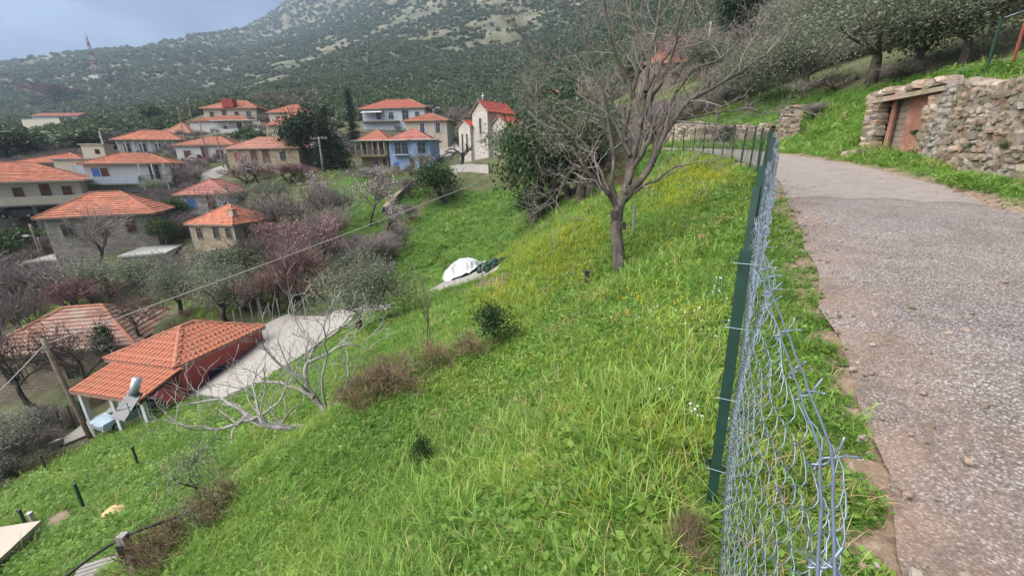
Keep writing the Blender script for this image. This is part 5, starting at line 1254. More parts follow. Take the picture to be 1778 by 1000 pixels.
def leafy(nm, seed, bark, leaf, H=5.0, rad=(2.2, 2.2, 1.6), trunk=1.4, r=.2, ncl=60, per=60, size=.17, asp=.3, limbs=4, csp=.32, hollow=.5, lobes=9, low=(.9, .25)):
    r_ = random.Random(seed); rs = np.random.RandomState(seed); tk = MB(); crown_c = Vector((0, 0, H-rad[2])); 
    lob = clump_centres(rs, lobes, np.array(rad)*.62, .75); lob[:, 2] = np.abs(lob[:, 2])*low[0]-rad[2]*low[1]
    cl = []
    for q in lob: cl.append(q+clump_centres(rs, max(2, ncl//lobes), np.array(rad)*.40, .4))
    cl = np.concatenate(cl); cl[:, 2] += crown_c.z
    base = Vector((r_.uniform(-.1, .1), r_.uniform(-.1, .1), trunk))
    limb(tk, [Vector((0, 0, -.3)), Vector((r_.uniform(-.08, .08), r_.uniform(-.08, .08), trunk*.4)), base], r*1.25, r*.85, 8)
    for i in range(limbs):
        q = Vector(lob[i % lobes])+Vector((0, 0, crown_c.z)); mid = base.lerp(q, .5)+rv(r_)*.25; mid.z = max(mid.z, trunk); limb(tk, [base, base.lerp(mid, .5)+rv(r_)*.1, mid, q], r*.6, r*.14, 6)
    for i in range(0, len(cl), 3):
        q = Vector(cl[i]); s = Vector(lob[(i*7) % lobes])+Vector((0, 0, crown_c.z)); limb(tk, [s.lerp(base, .3), s.lerp(q, .5)+rv(r_)*.12, q], r*.1, r*.03, 3)
    V, Fq = leaf_quads(cl, None, per, size, asp, csp, seed+1)
    hz_ = float(np.percentile(V[:, 2], 98.5)); wz_ = 2*float(np.percentile(np.hypot(V[:, 0], V[:, 1]), 93))
    TREES[nm] = ([('trunk', tk.mesh('trunk', M[bark], True)), ('crown', np_mesh('crown', V, Fq, M[leaf]))], hz_, wz_)
def conifer(nm, seed, H=9, R=2.4, per=24, leaf='dark', size=.34):
    rs = np.random.RandomState(seed); r_ = random.Random(seed); tk = MB(); limb(tk, [Vector((0, 0, -.3)), Vector((.05, 0, H*.5)), Vector((0, 0, H*.98))], .2, .03, 7); C = []
    z = .06*H
    while z < H:
        k = 1-z/H; n = int(5+8*k); 
        for i in range(n):
            a = r_.uniform(0, 2*PI); L = R*(k**.8)*r_.uniform(.65, 1.12)+.1
            for f in np.linspace(.25, 1, max(2, int(L*3.2))): C.append((math.cos(a)*L*f, math.sin(a)*L*f, z-.25*L*f+r_.uniform(-.15, .15)))
            limb(tk, [Vector((0, 0, z)), Vector((math.cos(a)*L*.9, math.sin(a)*L*.9, z-.22*L))], .035, .012, 3)
        z += H*.035
    V, Fq = leaf_quads(C, None, max(3, per//4), size, .35, .16, seed, -.1); TREES[nm] = ([('trunk', tk.mesh('trunk', M['bark_dk'], True)), ('crown', np_mesh('crown', V, Fq, M[leaf]))], H, 2*R)
bare('bare_a', 1, 'bark', 'twig_g', L=2.0, kids=(5, 5, 5, 4), rmin=.014); bare('bare_b', 2, 'bark', 'twig_g', L=2.2, ang=(20, 50), kids=(5, 5, 5, 4), rmin=.014, up=.1)
bare('bare_d', 3, 'bark_dk', 'twig_d', L=2.1, ang=(25, 60), kids=(5, 6, 5, 4), rmin=.014, wander=.28); bare('bare_r', 4, 'bark_dk', 'twig_r', L=1.8, kids=(5, 5, 5, 4), ang=(20, 55), bud='bud_p', nbud=1, bsz=.08, rmin=.014, multi=2)
bare('almond', 5, 'bark_dk', 'twig_g', L=1.9, kids=(5, 5, 5, 4), ang=(20, 55), bud='bud', nbud=2, bsz=.09, rmin=.013)
bare('thicket', 6, 'bark_dk', 'twig_g', lev=3, L=2.2, r=.06, kids=(5, 6, 5), multi=7, up=.08, ang=(15, 48), rmin=.017); bare('thicket_r', 7, 'bark_dk', 'twig_r', lev=3, L=2.2, r=.06, kids=(5, 6, 5), multi=7, up=.10, ang=(15, 45), rmin=.017)
bare('sapling', 8, 'bark', 'twig_g', lev=2, L=1.6, r=.03, kids=(5, 4), up=.15, ang=(15, 40), rmin=.008, ln=(.45, .7)); bare('sapling_w', 9, 'bark_fig', 'bark_fig', lev=2, L=1.2, r=.035, kids=(4, 3), up=.12, ang=(20, 45), rmin=.01, ln=(.4, .65))
bare('brush', 10, 'brown', 'brown', lev=3, L=.5, r=.012, kids=(4, 4, 3), multi=14, up=.03, ang=(15, 50), rmin=.005, wander=.3); bare('mulberry', 12, 'bark', 'bark', lev=2, L=1.6, r=.17, kids=(6, 3), up=-.02, ang=(40, 75), rmin=.07, ln=(.5, .7), wander=.3)
leafy('olive_a', 21, 'bark_dk', 'olive', ncl=100, per=48); leafy('olive_b', 22, 'bark_dk', 'olive2', ncl=95, per=48, lobes=8); leafy('olive_c', 23, 'bark_dk', 'olive', H=5.5, rad=(2.3, 2.3, 2.0), ncl=110, per=48, lobes=11)
leafy('olive_low', 24, 'bark_dk', 'olive2', H=4.6, rad=(2.4, 2.4, 1.9), trunk=1.0, r=.12, ncl=170, per=90, size=.095, asp=.36, csp=.26, lobes=14, low=(1.25, .62)); leafy('olive_low2', 25, 'bark_dk', 'olive2', H=4.6, rad=(2.4, 2.4, 1.9), trunk=.9, r=.12, ncl=170, per=90, size=.095, asp=.36, csp=.26, lobes=14, low=(1.25, .62))
leafy('ever_a', 31, 'bark_dk', 'ever', H=4.5, rad=(2.2, 2.2, 2.2), trunk=.6, ncl=110, per=44, size=.2, asp=.5, hollow=.3, lobes=10); leafy('ever_b', 32, 'bark_dk', 'dark', H=5.5, rad=(2.2, 2.2, 2.7), trunk=.6, ncl=120, per=44, size=.24, asp=.4, lobes=11)
leafy('bush_a', 33, 'bark_dk', 'ivy', H=1.9, rad=(1.2, 1.2, 1.0), trunk=.25, r=.06, ncl=70, per=40, size=.10, asp=.6, csp=.16, lobes=9); leafy('bush_o', 34, 'bark', 'olive2', H=2.2, rad=(1.0, 1.0, 1.1), trunk=.3, r=.05, ncl=50, per=26, size=.11, asp=.3, csp=.2, lobes=7)
leafy('lime_a', 35, 'bark', 'lime', H=4, rad=(1.9, 1.9, 1.7), trunk=1, ncl=70, per=36, size=.2, asp=.6, lobes=8)
leafy('maquis_a', 36, 'bark_dk', 'maquis', H=3.4, rad=(2.0, 2.0, 1.6), trunk=.3, r=.1, ncl=60, per=26, size=.34, asp=.55, csp=.32, lobes=8)
conifer('conifer_a', 41); conifer('conifer_b', 42, 9, 2.9); conifer('cypress', 43, 9, .75, leaf='dark', size=.3)
_first = {}
def tree(kind, name, label, bx, by, ty, wpx, cat='tree', group=None, t=None, rz=None):
    parts, h0, w0 = TREES[kind]
    p = G(bx, by) if t is None else None
    if t is not None:
        q = Wp(bx, by, t); p = Vector((q[0], q[1], tz(q[0], q[1])))
    dep = float((np.array(p)-CAM) @ _F); H = max(.3, htop_at(p, ty, bx)); sz = H/h0; sw = wpx*dep/FPX/w0
    e = thing(name, label, cat, p, random.Random(bx*7+by).uniform(0, 6.28) if rz is None else rz, group); e.scale = (sw, sw, sz)
    for n_, me in parts: link(n_, me, e)
    return e
def htop_at(p, ty, bx):
    d = ray(bx, ty); k = math.hypot(p.x, p.y)/math.hypot(d[0], d[1]); return 1.65+d[2]*k-p.z
VG = [
 # village and valley, far to near
 ('conifer_b','conifer_tree','tall dark conifer right of the concrete pole with crossarm',578,292,182,78,'tree'),('ever_b','evergreen_tree','broad dark evergreen directly behind the concrete pole with crossarm',540,292,188,74,'tree'),
 ('cypress','cypress_tree','slim dark cypress left of the crimson roofed white house',616,258,152,20,'tree'),('ever_a','evergreen_shrub','round dark shrub under the crimson roofed white house',640,272,246,50,'shrub'),
 ('ever_a','evergreen_tree','round glossy evergreen left of the green meadow below the church',768,352,284,84,'tree'),('mulberry','pollarded_tree','pollarded bare mulberry with knobbly arms beside the church',800,296,250,62,'tree'),
 ('olive_c','olive_tree','large dense olive tree left edge of the thicket below the church',888,326,222,110,'tree'),('ever_b','evergreen_tree','dark tall evergreen at the heart of the thicket below the church',960,362,165,140,'tree'),('olive_a','olive_tree','grey olive crown high behind the church',925,270,128,90,'tree'),('olive_c','olive_tree','olive tree on the thicket side nearest the big bare trunk',1010,352,180,170,'tree'),('ever_a','evergreen_shrub','low dark shrub hanging over the meadow under the thicket',930,385,330,70,'shrub'),('olive_b','olive_tree','dusty olive in front of the thicket below the church',915,345,215,120,'tree'),
 ('lime_a','lime_green_tree','bright lime green tree between the church and the big bare tree',1022,185,158,46,'tree'),('ever_a','evergreen_tree','yellowish green tree right behind the big bare tree',1110,165,92,90,'tree'),
 ('almond','almond_tree','large budding almond tree left of the dark field wall',642,392,284,100,'tree'),('almond','almond_tree','budding almond tree below the dark conifers',535,365,296,84,'tree'),('almond','almond_tree','pale budding tree in front of the salmon roofed stone house',452,322,262,76,'tree'),
 ('bare_a','bare_tree','grey bare tree in front of the low pinkish roof',398,388,312,84,'tree'),('bare_b','bare_tree','tall spreading bare tree in front of the grey stone house',160,478,346,130,'tree'),('bare_r','bare_tree','reddish bare tree right of the honey coloured stone house',498,452,362,96,'tree'),('bare_r','bare_tree','reddish bare tree in the middle of the valley thicket',552,470,352,104,'tree'),('thicket','bare_thicket','grey leafless thicket left of the budding almond tree',585,430,350,84,'thicket'),('thicket','bare_thicket','grey leafless thicket on the slope below the almond tree',652,470,398,90,'thicket'),('thicket_r','bare_thicket','reddish leafless thicket above the row of pale stakes',520,528,412,110,'thicket'),('thicket_r','bare_thicket','reddish leafless thicket right of the stone house window',462,482,402,80,'thicket'),
 ('bare_b','bare_tree','slender bare tree beside the green field strip',700,440,378,56,'tree'),('bare_a','bare_tree','bare tree against the foot of the blue house',735,304,262,60,'tree'),('thicket','bare_thicket','brown leafless hedge along the foot of the blue house',655,318,286,110,'thicket'),('thicket_r','bare_thicket','reddish hedge below the dark conifers',505,318,280,90,'thicket'),('thicket','bare_thicket','leafless hedge below the salmon roofed stone house',430,318,284,90,'thicket'),
 ('bare_a','bare_tree','bare tree rising behind the scarlet roofed house',490,205,152,110,'tree'),('thicket','bare_thicket','leafless bushes in front of the honey stone house',372,486,436,70,'thicket'),
 ('olive_low','olive_tree','large olive tree uphill of the near orange roof',392,560,462,130,'tree'),('olive_low2','olive_tree','dusty olive left of the large olive above the near roof',318,548,452,110,'tree'),('olive_c','olive_tree','olive tree in front of the white roofed shed',258,520,450,104,'tree'),('olive_b','olive_tree','olive tree behind the weathered pink roof',196,520,446,100,'tree'),('thicket','bare_thicket','grey leafless thicket below the ivy covered pole',100,520,436,120,'thicket'),('thicket','bare_thicket','grey leafless thicket at the left edge above the weathered roof',30,545,450,110,'thicket'),('ever_a','evergreen_shrub','dark shrub at the left edge below the pillared house',10,470,402,90,'shrub'),('thicket','bare_thicket','pale leafless thicket left of the old weathered roof peak',45,600,488,100,'thicket'),
 ('thicket_r','bare_thicket','reddish thicket behind the old weathered roof peak',150,552,470,110,'thicket'),('bare_d','bare_tree','dark twiggy tree in front of the weathered roof left half',70,712,524,150,'tree'),('bare_d','bare_tree','dark twiggy tree between the weathered roof and porch roof',178,690,528,140,'tree'),('bare_a','bare_tree','grey twiggy tree over the left end of the weathered roof',8,660,545,110,'tree'),('bush_a','ivy_tree','ivy covered trunk right of the weathered roof',193,640,556,34,'tree'),('bare_d','bare_tree','dark bare tree behind the ridge of the near roof',255,590,500,110,'tree'),
 ('olive_b','olive_shrub','grey olive bush behind the netting fence at the left edge',40,800,716,110,'shrub'),('thicket','bare_thicket','leafless scrub above the driveway behind the pale stakes',430,540,480,90,'thicket'),
 ('olive_low','olive_tree','spreading olive tree with forked dark trunk above the driveway',622,574,452,168,'tree'),
 ('bush_a','evergreen_shrub','small dark shrub beside the solar water heater',292,688,652,38,'shrub'),('bush_a','evergreen_shrub','small dark shrub below the solar water heater',222,728,694,34,'shrub'),
 ('sapling','sapling','tall thin sapling beside the concrete pad',742,606,468,56,'sapling'),('sapling','sapling','dark thin sapling in front of the plastic mound',792,500,452,32,'sapling'),('sapling_w','sapling','pale forked sapling on the bank above the concrete pad',966,440,396,24,'sapling'),('sapling','sapling','thin sapling just left of the olive above the driveway',722,545,470,40,'sapling'),
 ('thicket','bare_thicket','grey leafless thicket between the white roofed shed and the dusty olive',300,500,430,110,'thicket'),('bare_a','bare_tree','grey bare tree right of the white roofed shed',340,512,420,110,'tree'),('bare_d','bare_tree','dark bare tree between the honey stone house and the valley olives',440,505,395,120,'tree'),('olive_c','olive_tree','olive tree below the honey stone house',415,515,430,120,'tree'),('bare_a','bare_tree','grey bare tree at the left end of the valley olives',130,530,438,120,'tree'),('bare_b','bare_tree','tall grey bare tree at the left edge below the pillared house',45,520,420,120,'tree'),('thicket_r','bare_thicket','reddish thicket right of the large valley olive',480,545,455,110,'thicket'),('bare_a','bare_tree','pale grey bare tree below the pinkish roofed house',470,400,322,100,'tree'),('thicket','bare_thicket','grey thicket right of the honey stone house roof',500,405,335,110,'thicket'),('thicket','bare_thicket','dark thicket left of the large budding almond',580,395,310,90,'thicket'),('olive_b','olive_shrub','grey olive bush behind the pinkish roofed house',480,372,315,80,'shrub'),('ever_a','evergreen_shrub','green bush beside the pinkish roofed house',318,388,345,50,'shrub'),('ever_a','evergreen_shrub','green bush left of the honey stone house',292,425,378,50,'shrub'),('thicket','bare_thicket','leafless bush at the corner of the grey stone house',285,412,362,60,'thicket'),('olive_b','olive_shrub','grey bush in front of the white two storey house',278,345,312,46,'shrub'),('bare_a','bare_tree','bare tree on the lane above the pinkish roof',330,330,278,60,'tree'),('ever_a','evergreen_shrub','bush between the cream house and the grey stone house',60,435,396,60,'shrub'),('ever_b','evergreen_tree','dark evergreen deep inside the thicket below the church',985,345,215,110,'tree'),('olive_a','olive_tree','olive tree between the church wing and the thicket',950,300,180,100,'tree'),('thicket','bare_thicket','twiggy hedge between the meadow and the dark field wall',715,345,300,60,'thicket'),('almond','almond_tree','small budding almond right of the large budding almond',672,415,335,70,'tree'),
 ('ever_a','evergreen_tree','dark green tree in the thicket behind the long drooping twigs',925,378,205,130,'tree'),
 # left distance
 ('maquis_a','evergreen_shrub','dark rounded bush at the left edge above the cream house',25,285,218,96,'shrub'),('maquis_a','evergreen_shrub','dark bush between the far warehouse and the orange porch roof',85,262,224,70,'shrub'),('maquis_a','evergreen_shrub','dark bush left of the gallery house',150,262,222,80,'shrub'),('maquis_a','evergreen_shrub','small dark bush behind the gallery house roof',262,212,182,36,'shrub'),('thicket_r','bare_thicket','purplish leafless wood below the radio mast',100,172,146,110,'thicket'),
 # right bank orchard
 ('olive_low','olive_tree','large olive tree above the terrace in the middle of the orchard',1506,150,-36,250,'tree'),('olive_low','olive_tree','olive tree with split trunk left of the large orchard olive',1398,168,44,160,'tree'),('olive_low2','olive_tree','pale olive tree at the left end of the orchard',1296,192,80,150,'tree'),('olive_low','olive_tree','olive tree above the retaining wall left of the green post',1664,118,-50,220,'tree'),('ever_a','evergreen_tree','glossy dark tree between the two large orchard olives',1592,122,-30,130,'tree'),('olive_b','olive_tree','olive tree high at the right picture edge',1790,70,-90,200,'tree'),
 ('olive_low2','olive_tree','olive crown above and behind the split trunk olive',1350,110,4,130,'tree'),('olive_low2','olive_tree','olive crown filling the gap behind the large orchard olive',1440,96,-40,150,'tree'),('ever_b','evergreen_tree','dark tall tree on the skyline above the orchard',1300,90,-70,110,'tree'),('olive_c','olive_tree','olive tree behind the pale concrete pole',1228,158,64,90,'tree'),('ever_b','evergreen_tree','dark tree at the top above the glossy dark orchard tree',1570,60,-140,160,'tree'),('ever_b','evergreen_tree','dark tree on the skyline behind the orchard olives',1420,60,-110,160,'tree'),('olive_low2','olive_tree','dusty olive behind the olive above the wall',1720,66,-110,190,'tree'),
 ('thicket','bare_thicket','brown brush along the foot of the orchard olives',1450,158,128,130,'thicket'),('thicket','bare_thicket','brown brush under the glossy dark orchard tree',1560,142,110,110,'thicket'),('thicket','bare_thicket','brown brush on the cut bank beside the wall stub',1410,206,176,70,'thicket'),('thicket_r','bare_thicket','reddish brush above the low terrace wall at the bend',1262,244,216,110,'thicket'),('thicket_r','bare_thicket','reddish brush behind the big bare trunk',1130,250,205,90,'thicket'),('bare_a','bare_tree','grey leafless tree between the church and the pale concrete pole',1060,205,110,120,'tree'),('bare_r','bare_tree','purplish leafless tree high behind the big bare tree',1165,150,40,110,'tree'),
 # crest of the near slope
 ('bush_a','evergreen_shrub','round dark ivy bush on the crest of the near slope',860,592,528,78,'shrub'),('bush_o','olive_shrub','small grey olive bush growing under the fig tree',345,858,762,96,'shrub'),('bush_a','evergreen_shrub','small dark weed clump on the near grass slope',735,812,778,38,'shrub'),
 ('brush','dry_brush','brown dry brush on the crest right of the fig tree',690,672,598,130,'brush'),('brush','dry_brush','brown dry brush on the crest behind the ivy bush',760,640,580,90,'brush'),('brush','dry_brush','dry brush on the crest beside the fallen pale branch',620,705,640,90,'brush'),('brush','dry_brush','grey brown brush around the grey post',300,960,872,130,'brush'),('brush','dry_brush','brown brush above the pipe between post and fig tree',390,885,815,110,'brush'),('brush','dry_straw','tangle of dry straw at the foot of the nearest fence post',1195,960,868,90,'brush'),
 ('brush','dry_brush','grey brown brush along the crest left of the ivy bush',815,618,562,70,'brush'),('brush','dry_brush','low dry brush at the bottom of the crest beside the grey post',250,990,915,110,'brush'),('brush','dry_brush','tall dry brush on the crest below the concrete pad',655,690,618,100,'brush'),('bush_o','olive_shrub','grey green herb bush at the crest near the pipe',350,915,850,80,'shrub'),
 ('sapling','sapling','thin bare sapling rising from the dry brush on the crest',750,630,470,46,'sapling'),
]
for q in VG: tree(*q[:7], cat=q[7])
for i, (x, y, s, lb) in enumerate(((1588,238,.32,'green weed tuft growing in the wall beside the doorway'),(1622,252,.26,'small green weed in the wall between doorway and tan patch'),(1702,230,.34,'dark weed tuft growing high in the middle of the wall'),(1690,262,.3,'green weed tuft low in the middle of the wall'),(1745,262,.24,'small green weed in the wall near the right picture edge'),(1560,178,.36,'bushy weed hanging over the stone lintel'),(1625,292,.34,'green weed clump at the wall foot right of the doorway'))):
    p = on_wall(x, y); e = thing('wall_weed', lb, 'weed', p, i*1.3); e.scale = (s*.5, s*.5, s*.45)
    for n_, me in TREES['bush_a'][0]: link(n_, me, e)
# ---- the big bare tree
r_ = random.Random(77); tb = G(1076, 470); T0 = float((np.array(tb)-CAM) @ _F)
hero = thing('bare_tree', 'big leafless tree with forked grey trunk standing on the slope', 'tree', tb)
tk, tn, ends = MB(), MB(), []
def PX(x, y, dt=0): return Vector(Wp(x, y, T0+dt))-tb
LIMBS = [  # picture points of the limbs, depth drift, radii
 ([(1076,480),(1073,440),(1069,405),(1071,378),(1073,358)], 0, .135, .112),
 ([(1072,362),(1058,338),(1036,318),(1016,290),(1004,262),(988,240),(970,228)], -.9, .075, .02),
 ([(1074,362),(1086,330),(1094,292),(1104,250),(1112,205),(1120,160),(1126,110),(1138,58),(1146,6),(1150,-40)], .3, .12, .02),
 ([(1088,322),(1090,280),(1085,235),(1092,190),(1102,145),(1114,104),(1106,60),(1092,18),(1080,-40)], .9, .08, .018),
 ([(1080,350),(1106,322),(1128,290),(1146,250),(1166,214),(1196,178),(1232,158),(1278,130),(1330,96)], -.7, .10, .016),
 ([(1128,290),(1142,240),(1160,190),(1184,146),(1212,118),(1250,104),(1290,66),(1322,44)], .8, .07, .014),
 ([(1094,270),(1070,222),(1044,186),(1014,152),(978,126),(944,104),(908,64)], .5, .06, .014),
 ([(1102,170),(1082,124),(1066,86),(1054,40),(1046,-10)], -.5, .055, .015),
 ([(1060,340),(1044,300),(1022,262),(990,224),(956,206),(930,176)], .9, .05, .013),
 ([(1092,340),(1120,322),(1144,312),(1170,292),(1196,286)], -1.1, .045, .012),
 ([(1112,215),(1132,172),(1156,126),(1172,80),(1180,30),(1200,-20)], -1.0, .06, .014),
 ([(1166,214),(1204,204),(1246,196),(1288,188),(1322,196)], .3, .04, .01),
 ([(1036,318),(1004,318),(976,322),(956,344)], .4, .035, .01),
 ([(1016,290),(996,296),(978,316),(964,350)], -1.2, .035, .01),
 ([(1073,358),(1062,320),(1066,272),(1058,226),(1050,176),(1030,120),(1014,60),(1000,10)], .2, .065, .014),
 ([(1120,160),(1148,110),(1176,70),(1200,20),(1216,-30)], .6, .05, .012),
 ([(1080,345),(1096,300),(1118,262),(1132,222),(1128,176),(1140,130)], -.4, .085, .02),
]
cfgT = dict(seg=(4, 4, 4, 3, 2), wander=.26, up=.05, taper=.55, lev=4, split=-1, kids=(0, 0, 4, 4), spread=(.8, .8, .85, .9), ang=(25, 60), len=(.45, .7), rmin=.0036)
for li, (px, dr, r0, r1) in enumerate(LIMBS):
    n = len(px); base = np.array([(x, y, dr*(i/(n-1))) for i, (x, y) in enumerate(px)], float); fine_ = resample(base, 14.0); fine_ = np.vstack([fine_, base[-1]])
    pts = [PX(x, y, d)+(rv(r_)*.018 if 0 < i < len(fine_)-1 else Vector()) for i, (x, y, d) in enumerate(fine_)]
    if li == 0: pts[0].z -= .15
    r0 *= 1 if li == 0 else .86; r1 *= 1 if li == 0 else .86; limb(tk, pts, r0, r1, 10 if r0 > .07 else 6)
    if li == 0: continue
    m_ = len(pts); k = int(m_*.28)
    while k < m_:
        f = k/(m_-1); d0 = (pts[min(k+1, m_-1)]-pts[k-1]).normalized(); ax = d0.orthogonal().normalized(); ax.rotate(Matrix.Rotation(r_.uniform(0, 6.28), 3, d0)); a = math.radians(r_.uniform(30, 65)); nd = (d0*math.cos(a)+ax*math.sin(a)).normalized()
        rr_ = r0+(r1-r0)*f**.8; grow(r_, tk, tn, pts[k], nd, r_.uniform(.4, 1.05)*(1.1-.35*f), max(.007, min(.02, rr_*.45)), 2, cfgT, ends); k += 1 if r_.random() > .55 else 2
    for _ in range(3): grow(r_, tk, tn, pts[-1], ((pts[-1]-pts[-2]).normalized()+rv(r_)*.5).normalized(), r_.uniform(.4, .8), max(.006, r1*.7), 2, cfgT, ends)
tk.build('trunk', M['bark'], hero, True); tn.build('twigs', M['twig_g'], hero)
# bark burrs, cut stubs
for i, (x, y) in enumerate(((1066,372),(1080,392),(1090,330))):
    o = link('burr', stone_variant('burr', 500+i, M['bark']), hero); o.location = PX(x, y, -.08); o.scale = (.07, .07, .08)
# ---- fig trees with pale crooked branches
def fig(label, bx, by, t, limbs, seed):
    q = Wp(bx, by, t); tb = Vector((q[0], q[1], min(tz(q[0], q[1]), q[2]))); e = thing('fig_tree', label, 'tree', tb); r_ = random.Random(seed); tk, tn = MB(), MB(); ends = []
    cfg = dict(seg=(4, 4, 4, 4, 3), wander=.30, up=.10, taper=.6, lev=4, split=-1, kids=(0, 0, 3, 3), spread=(.8, .8, .8, .8), ang=(25, 60), len=(.45, .7), rmin=.0045)
    for px, dr, r0, r1 in limbs:
        n = len(px); base = np.array([(x, y, dr*(i/(n-1))) for i, (x, y) in enumerate(px)], float); f_ = np.vstack([resample(base, 13.0), base[-1]])
        pts = [Vector(Wp(x, y, t+d))-tb+(rv(r_)*.02 if i else Vector()) for i, (x, y, d) in enumerate(f_)]; r0 *= .8; r1 *= .8; limb(tk, pts, r0, r1, 7); m_ = len(pts); k = max(2, int(m_*.3))
        while k < m_:
            d0 = (pts[min(k+1, m_-1)]-pts[k-1]).normalized(); nd = (d0+rv(r_)*.8+Vector((0, 0, .45))).normalized(); f = k/(m_-1); grow(r_, tk, tn, pts[k], nd, r_.uniform(.3, .75), max(.008, (r0+(r1-r0)*f)*.42), 2, cfg, ends); k += 2
    tk.build('trunk', M['bark_fig'], e, True); tn.build('branches', M['bark_fig'], e); return e
fig('pale leafless fig tree with reddish forked trunk on the crest of the slope', 575, 728, 6.4, [([(580,735),(565,715),(545,690),(530,660),(535,630),(548,600)], .4, .075, .03), ([(545,690),(510,672),(470,662),(430,668),(392,690)], .5, .045, .015), ([(530,660),(495,640),(470,620),(452,596)], -.3, .04, .014), ([(535,630),(570,612),(600,600),(640,606)], .3, .035, .012), ([(565,715),(590,690),(605,650),(600,610)], .6, .04, .012), ([(548,600),(520,570),(500,540)], .2, .03, .01), ([(548,600),(585,570),(606,548)], -.4, .028, .01), ([(565,715),(560,670),(566,620),(560,570)], -.6, .03, .01)], 5)
fig('low sprawling pale fig tree with a branch lying on the slope', 480, 742, 6.0, [([(560,742),(520,741),(485,743),(462,738),(450,722)], -.2, .055, .045), ([(462,738),(430,720),(400,700),(370,692),(330,700)], .3, .05, .012), ([(450,722),(420,735),(380,745),(340,740),(308,735)], -.3, .04, .012), ([(462,738),(445,700),(440,665),(446,640)], .4, .035, .012), ([(430,720),(405,742),(400,770)], -.4, .03, .01), ([(450,722),(480,700),(500,672),(512,650)], .2, .03, .01), ([(485,743),(500,720),(520,700)], .5, .03, .012)], 6)
# ------------------------------------------------------------------ ground cover (beyond counting): instanced on points
def scatter(name, label, pos, scale, rot, idx, meshes, parent=None):
    me = bpy.data.meshes.new(name); n = len(pos); me.vertices.add(n); me.vertices.foreach_set('co', np.asarray(pos, np.float32).ravel())
    def at(nm, ty, a): q = me.attributes.new(nm, ty, 'POINT'); q.data.foreach_set('vector' if ty == 'FLOAT_VECTOR' else 'value', a.ravel())
    at('scl', 'FLOAT_VECTOR', np.asarray(scale, np.float32)); at('rot', 'FLOAT_VECTOR', np.asarray(rot, np.float32)); at('idx', 'INT', np.asarray(idx, np.int32))
    o = link(name, me); tag(o, label, None, None, 'stuff')
    coll = bpy.data.collections.new(name+'_pieces')
    for i, m_ in enumerate(meshes): q = bpy.data.objects.new('%s_piece' % name, m_); coll.objects.link(q); q.name = '%s_piece_%03d' % (name, i)
    g = bpy.data.node_groups.new(name+'_scatter', 'GeometryNodeTree')
    g.interface.new_socket('Geometry', in_out='INPUT', socket_type='NodeSocketGeometry'); g.interface.new_socket('Geometry', in_out='OUTPUT', socket_type='NodeSocketGeometry')
    gi, go = g.nodes.new('NodeGroupInput'), g.nodes.new('NodeGroupOutput'); ip = g.nodes.new('GeometryNodeInstanceOnPoints'); ci = g.nodes.new('GeometryNodeCollectionInfo')
    ci.inputs['Collection'].default_value = coll; ci.inputs['Separate Children'].default_value = True; ci.inputs['Reset Children'].default_value = True
    def na(nm, ty): q = g.nodes.new('GeometryNodeInputNamedAttribute'); q.data_type = ty; q.inputs['Name'].default_value = nm; return q.outputs[0]
    mp_ = g.nodes.new('GeometryNodeMeshToPoints'); g.links.new(gi.outputs[0], mp_.inputs[0]); g.links.new(mp_.outputs[0], ip.inputs['Points']); g.links.new(ci.outputs[0], ip.inputs['Instance']); ip.inputs['Pick Instance'].default_value = True
    g.links.new(na('idx', 'INT'), ip.inputs['Instance Index']); er = g.nodes.new('FunctionNodeEulerToRotation'); g.links.new(na('rot', 'FLOAT_VECTOR'), er.inputs[0]); g.links.new(er.outputs[0], ip.inputs['Rotation']); g.links.new(na('scl', 'FLOAT_VECTOR'), ip.inputs['Scale']); g.links.new(ip.outputs[0], go.inputs[0])
    md = o.modifiers.new('scatter', 'NODES'); md.node_group = g; return o
def blade_tuft(nm, seed, n, H, W, spread, mt, droop=.5):
    r_ = random.Random(seed); V, F_ = [], []
    for i in range(n):
        a = r_.uniform(0, 2*PI); rad = r_.uniform(0, spread); bx, by = math.cos(a)*rad, math.sin(a)*rad; h = H*r_.uniform(.55, 1.15); w = W*r_.uniform(.6, 1.2); da = r_.uniform(0, 2*PI); ln = r_.uniform(.15, droop+.25); ux, uy = math.cos(da), math.sin(da); sx, sy = -uy*w/2, ux*w/2; i0 = len(V)
        for k, (f, ww) in enumerate(((0, .8), (.4, 1), (.75, .7), (1, .05))):
            lx = ln*h*f*f; z = h*(f-.35*ln*f*f); V += [(bx+ux*lx-sx*ww, by+uy*lx-sy*ww, z), (bx+ux*lx+sx*ww, by+uy*lx+sy*ww, z)]
        F_ += [(i0+2*k, i0+2*k+1, i0+2*k+3, i0+2*k+2) for k in range(3)]
    return np_mesh(nm, V, F_, mt, True)
def leaf_tuft(nm, seed, n, R, size, mt):
    rs = np.random.RandomState(seed); V, F_ = [], []
    for i in range(n):
        a = rs.uniform(0, 2*PI); rr_ = R*math.sqrt(rs.rand()); z = size*(.3+1.3*rs.rand()); c = Vector((math.cos(a)*rr_, math.sin(a)*rr_, z)); d = Vector((math.cos(a+rs.randn()*.8), math.sin(a+rs.randn()*.8), rs.uniform(-.1, .5))).normalized(); s = d.cross(Vector((0, 0, 1))).normalized(); L_ = size*rs.uniform(.6, 1.3); w = L_*.38; i0 = len(V)
        V += [c[:], (c+d*L_*.5+s*w)[:], (c+d*L_)[:], (c+d*L_*.5-s*w)[:]]; F_.append((i0, i0+1, i0+2, i0+3))
    return np_mesh(nm, V, F_, mt)
rs = np.random.RandomState(42)
def logpolar(n, r0, r1, a0=-66, a1=68):
    a = np.radians(rs.uniform(a0, a1, n)); r = np.exp(rs.uniform(math.log(r0), math.log(r1), n)); return r*np.sin(a), r*np.cos(a), r
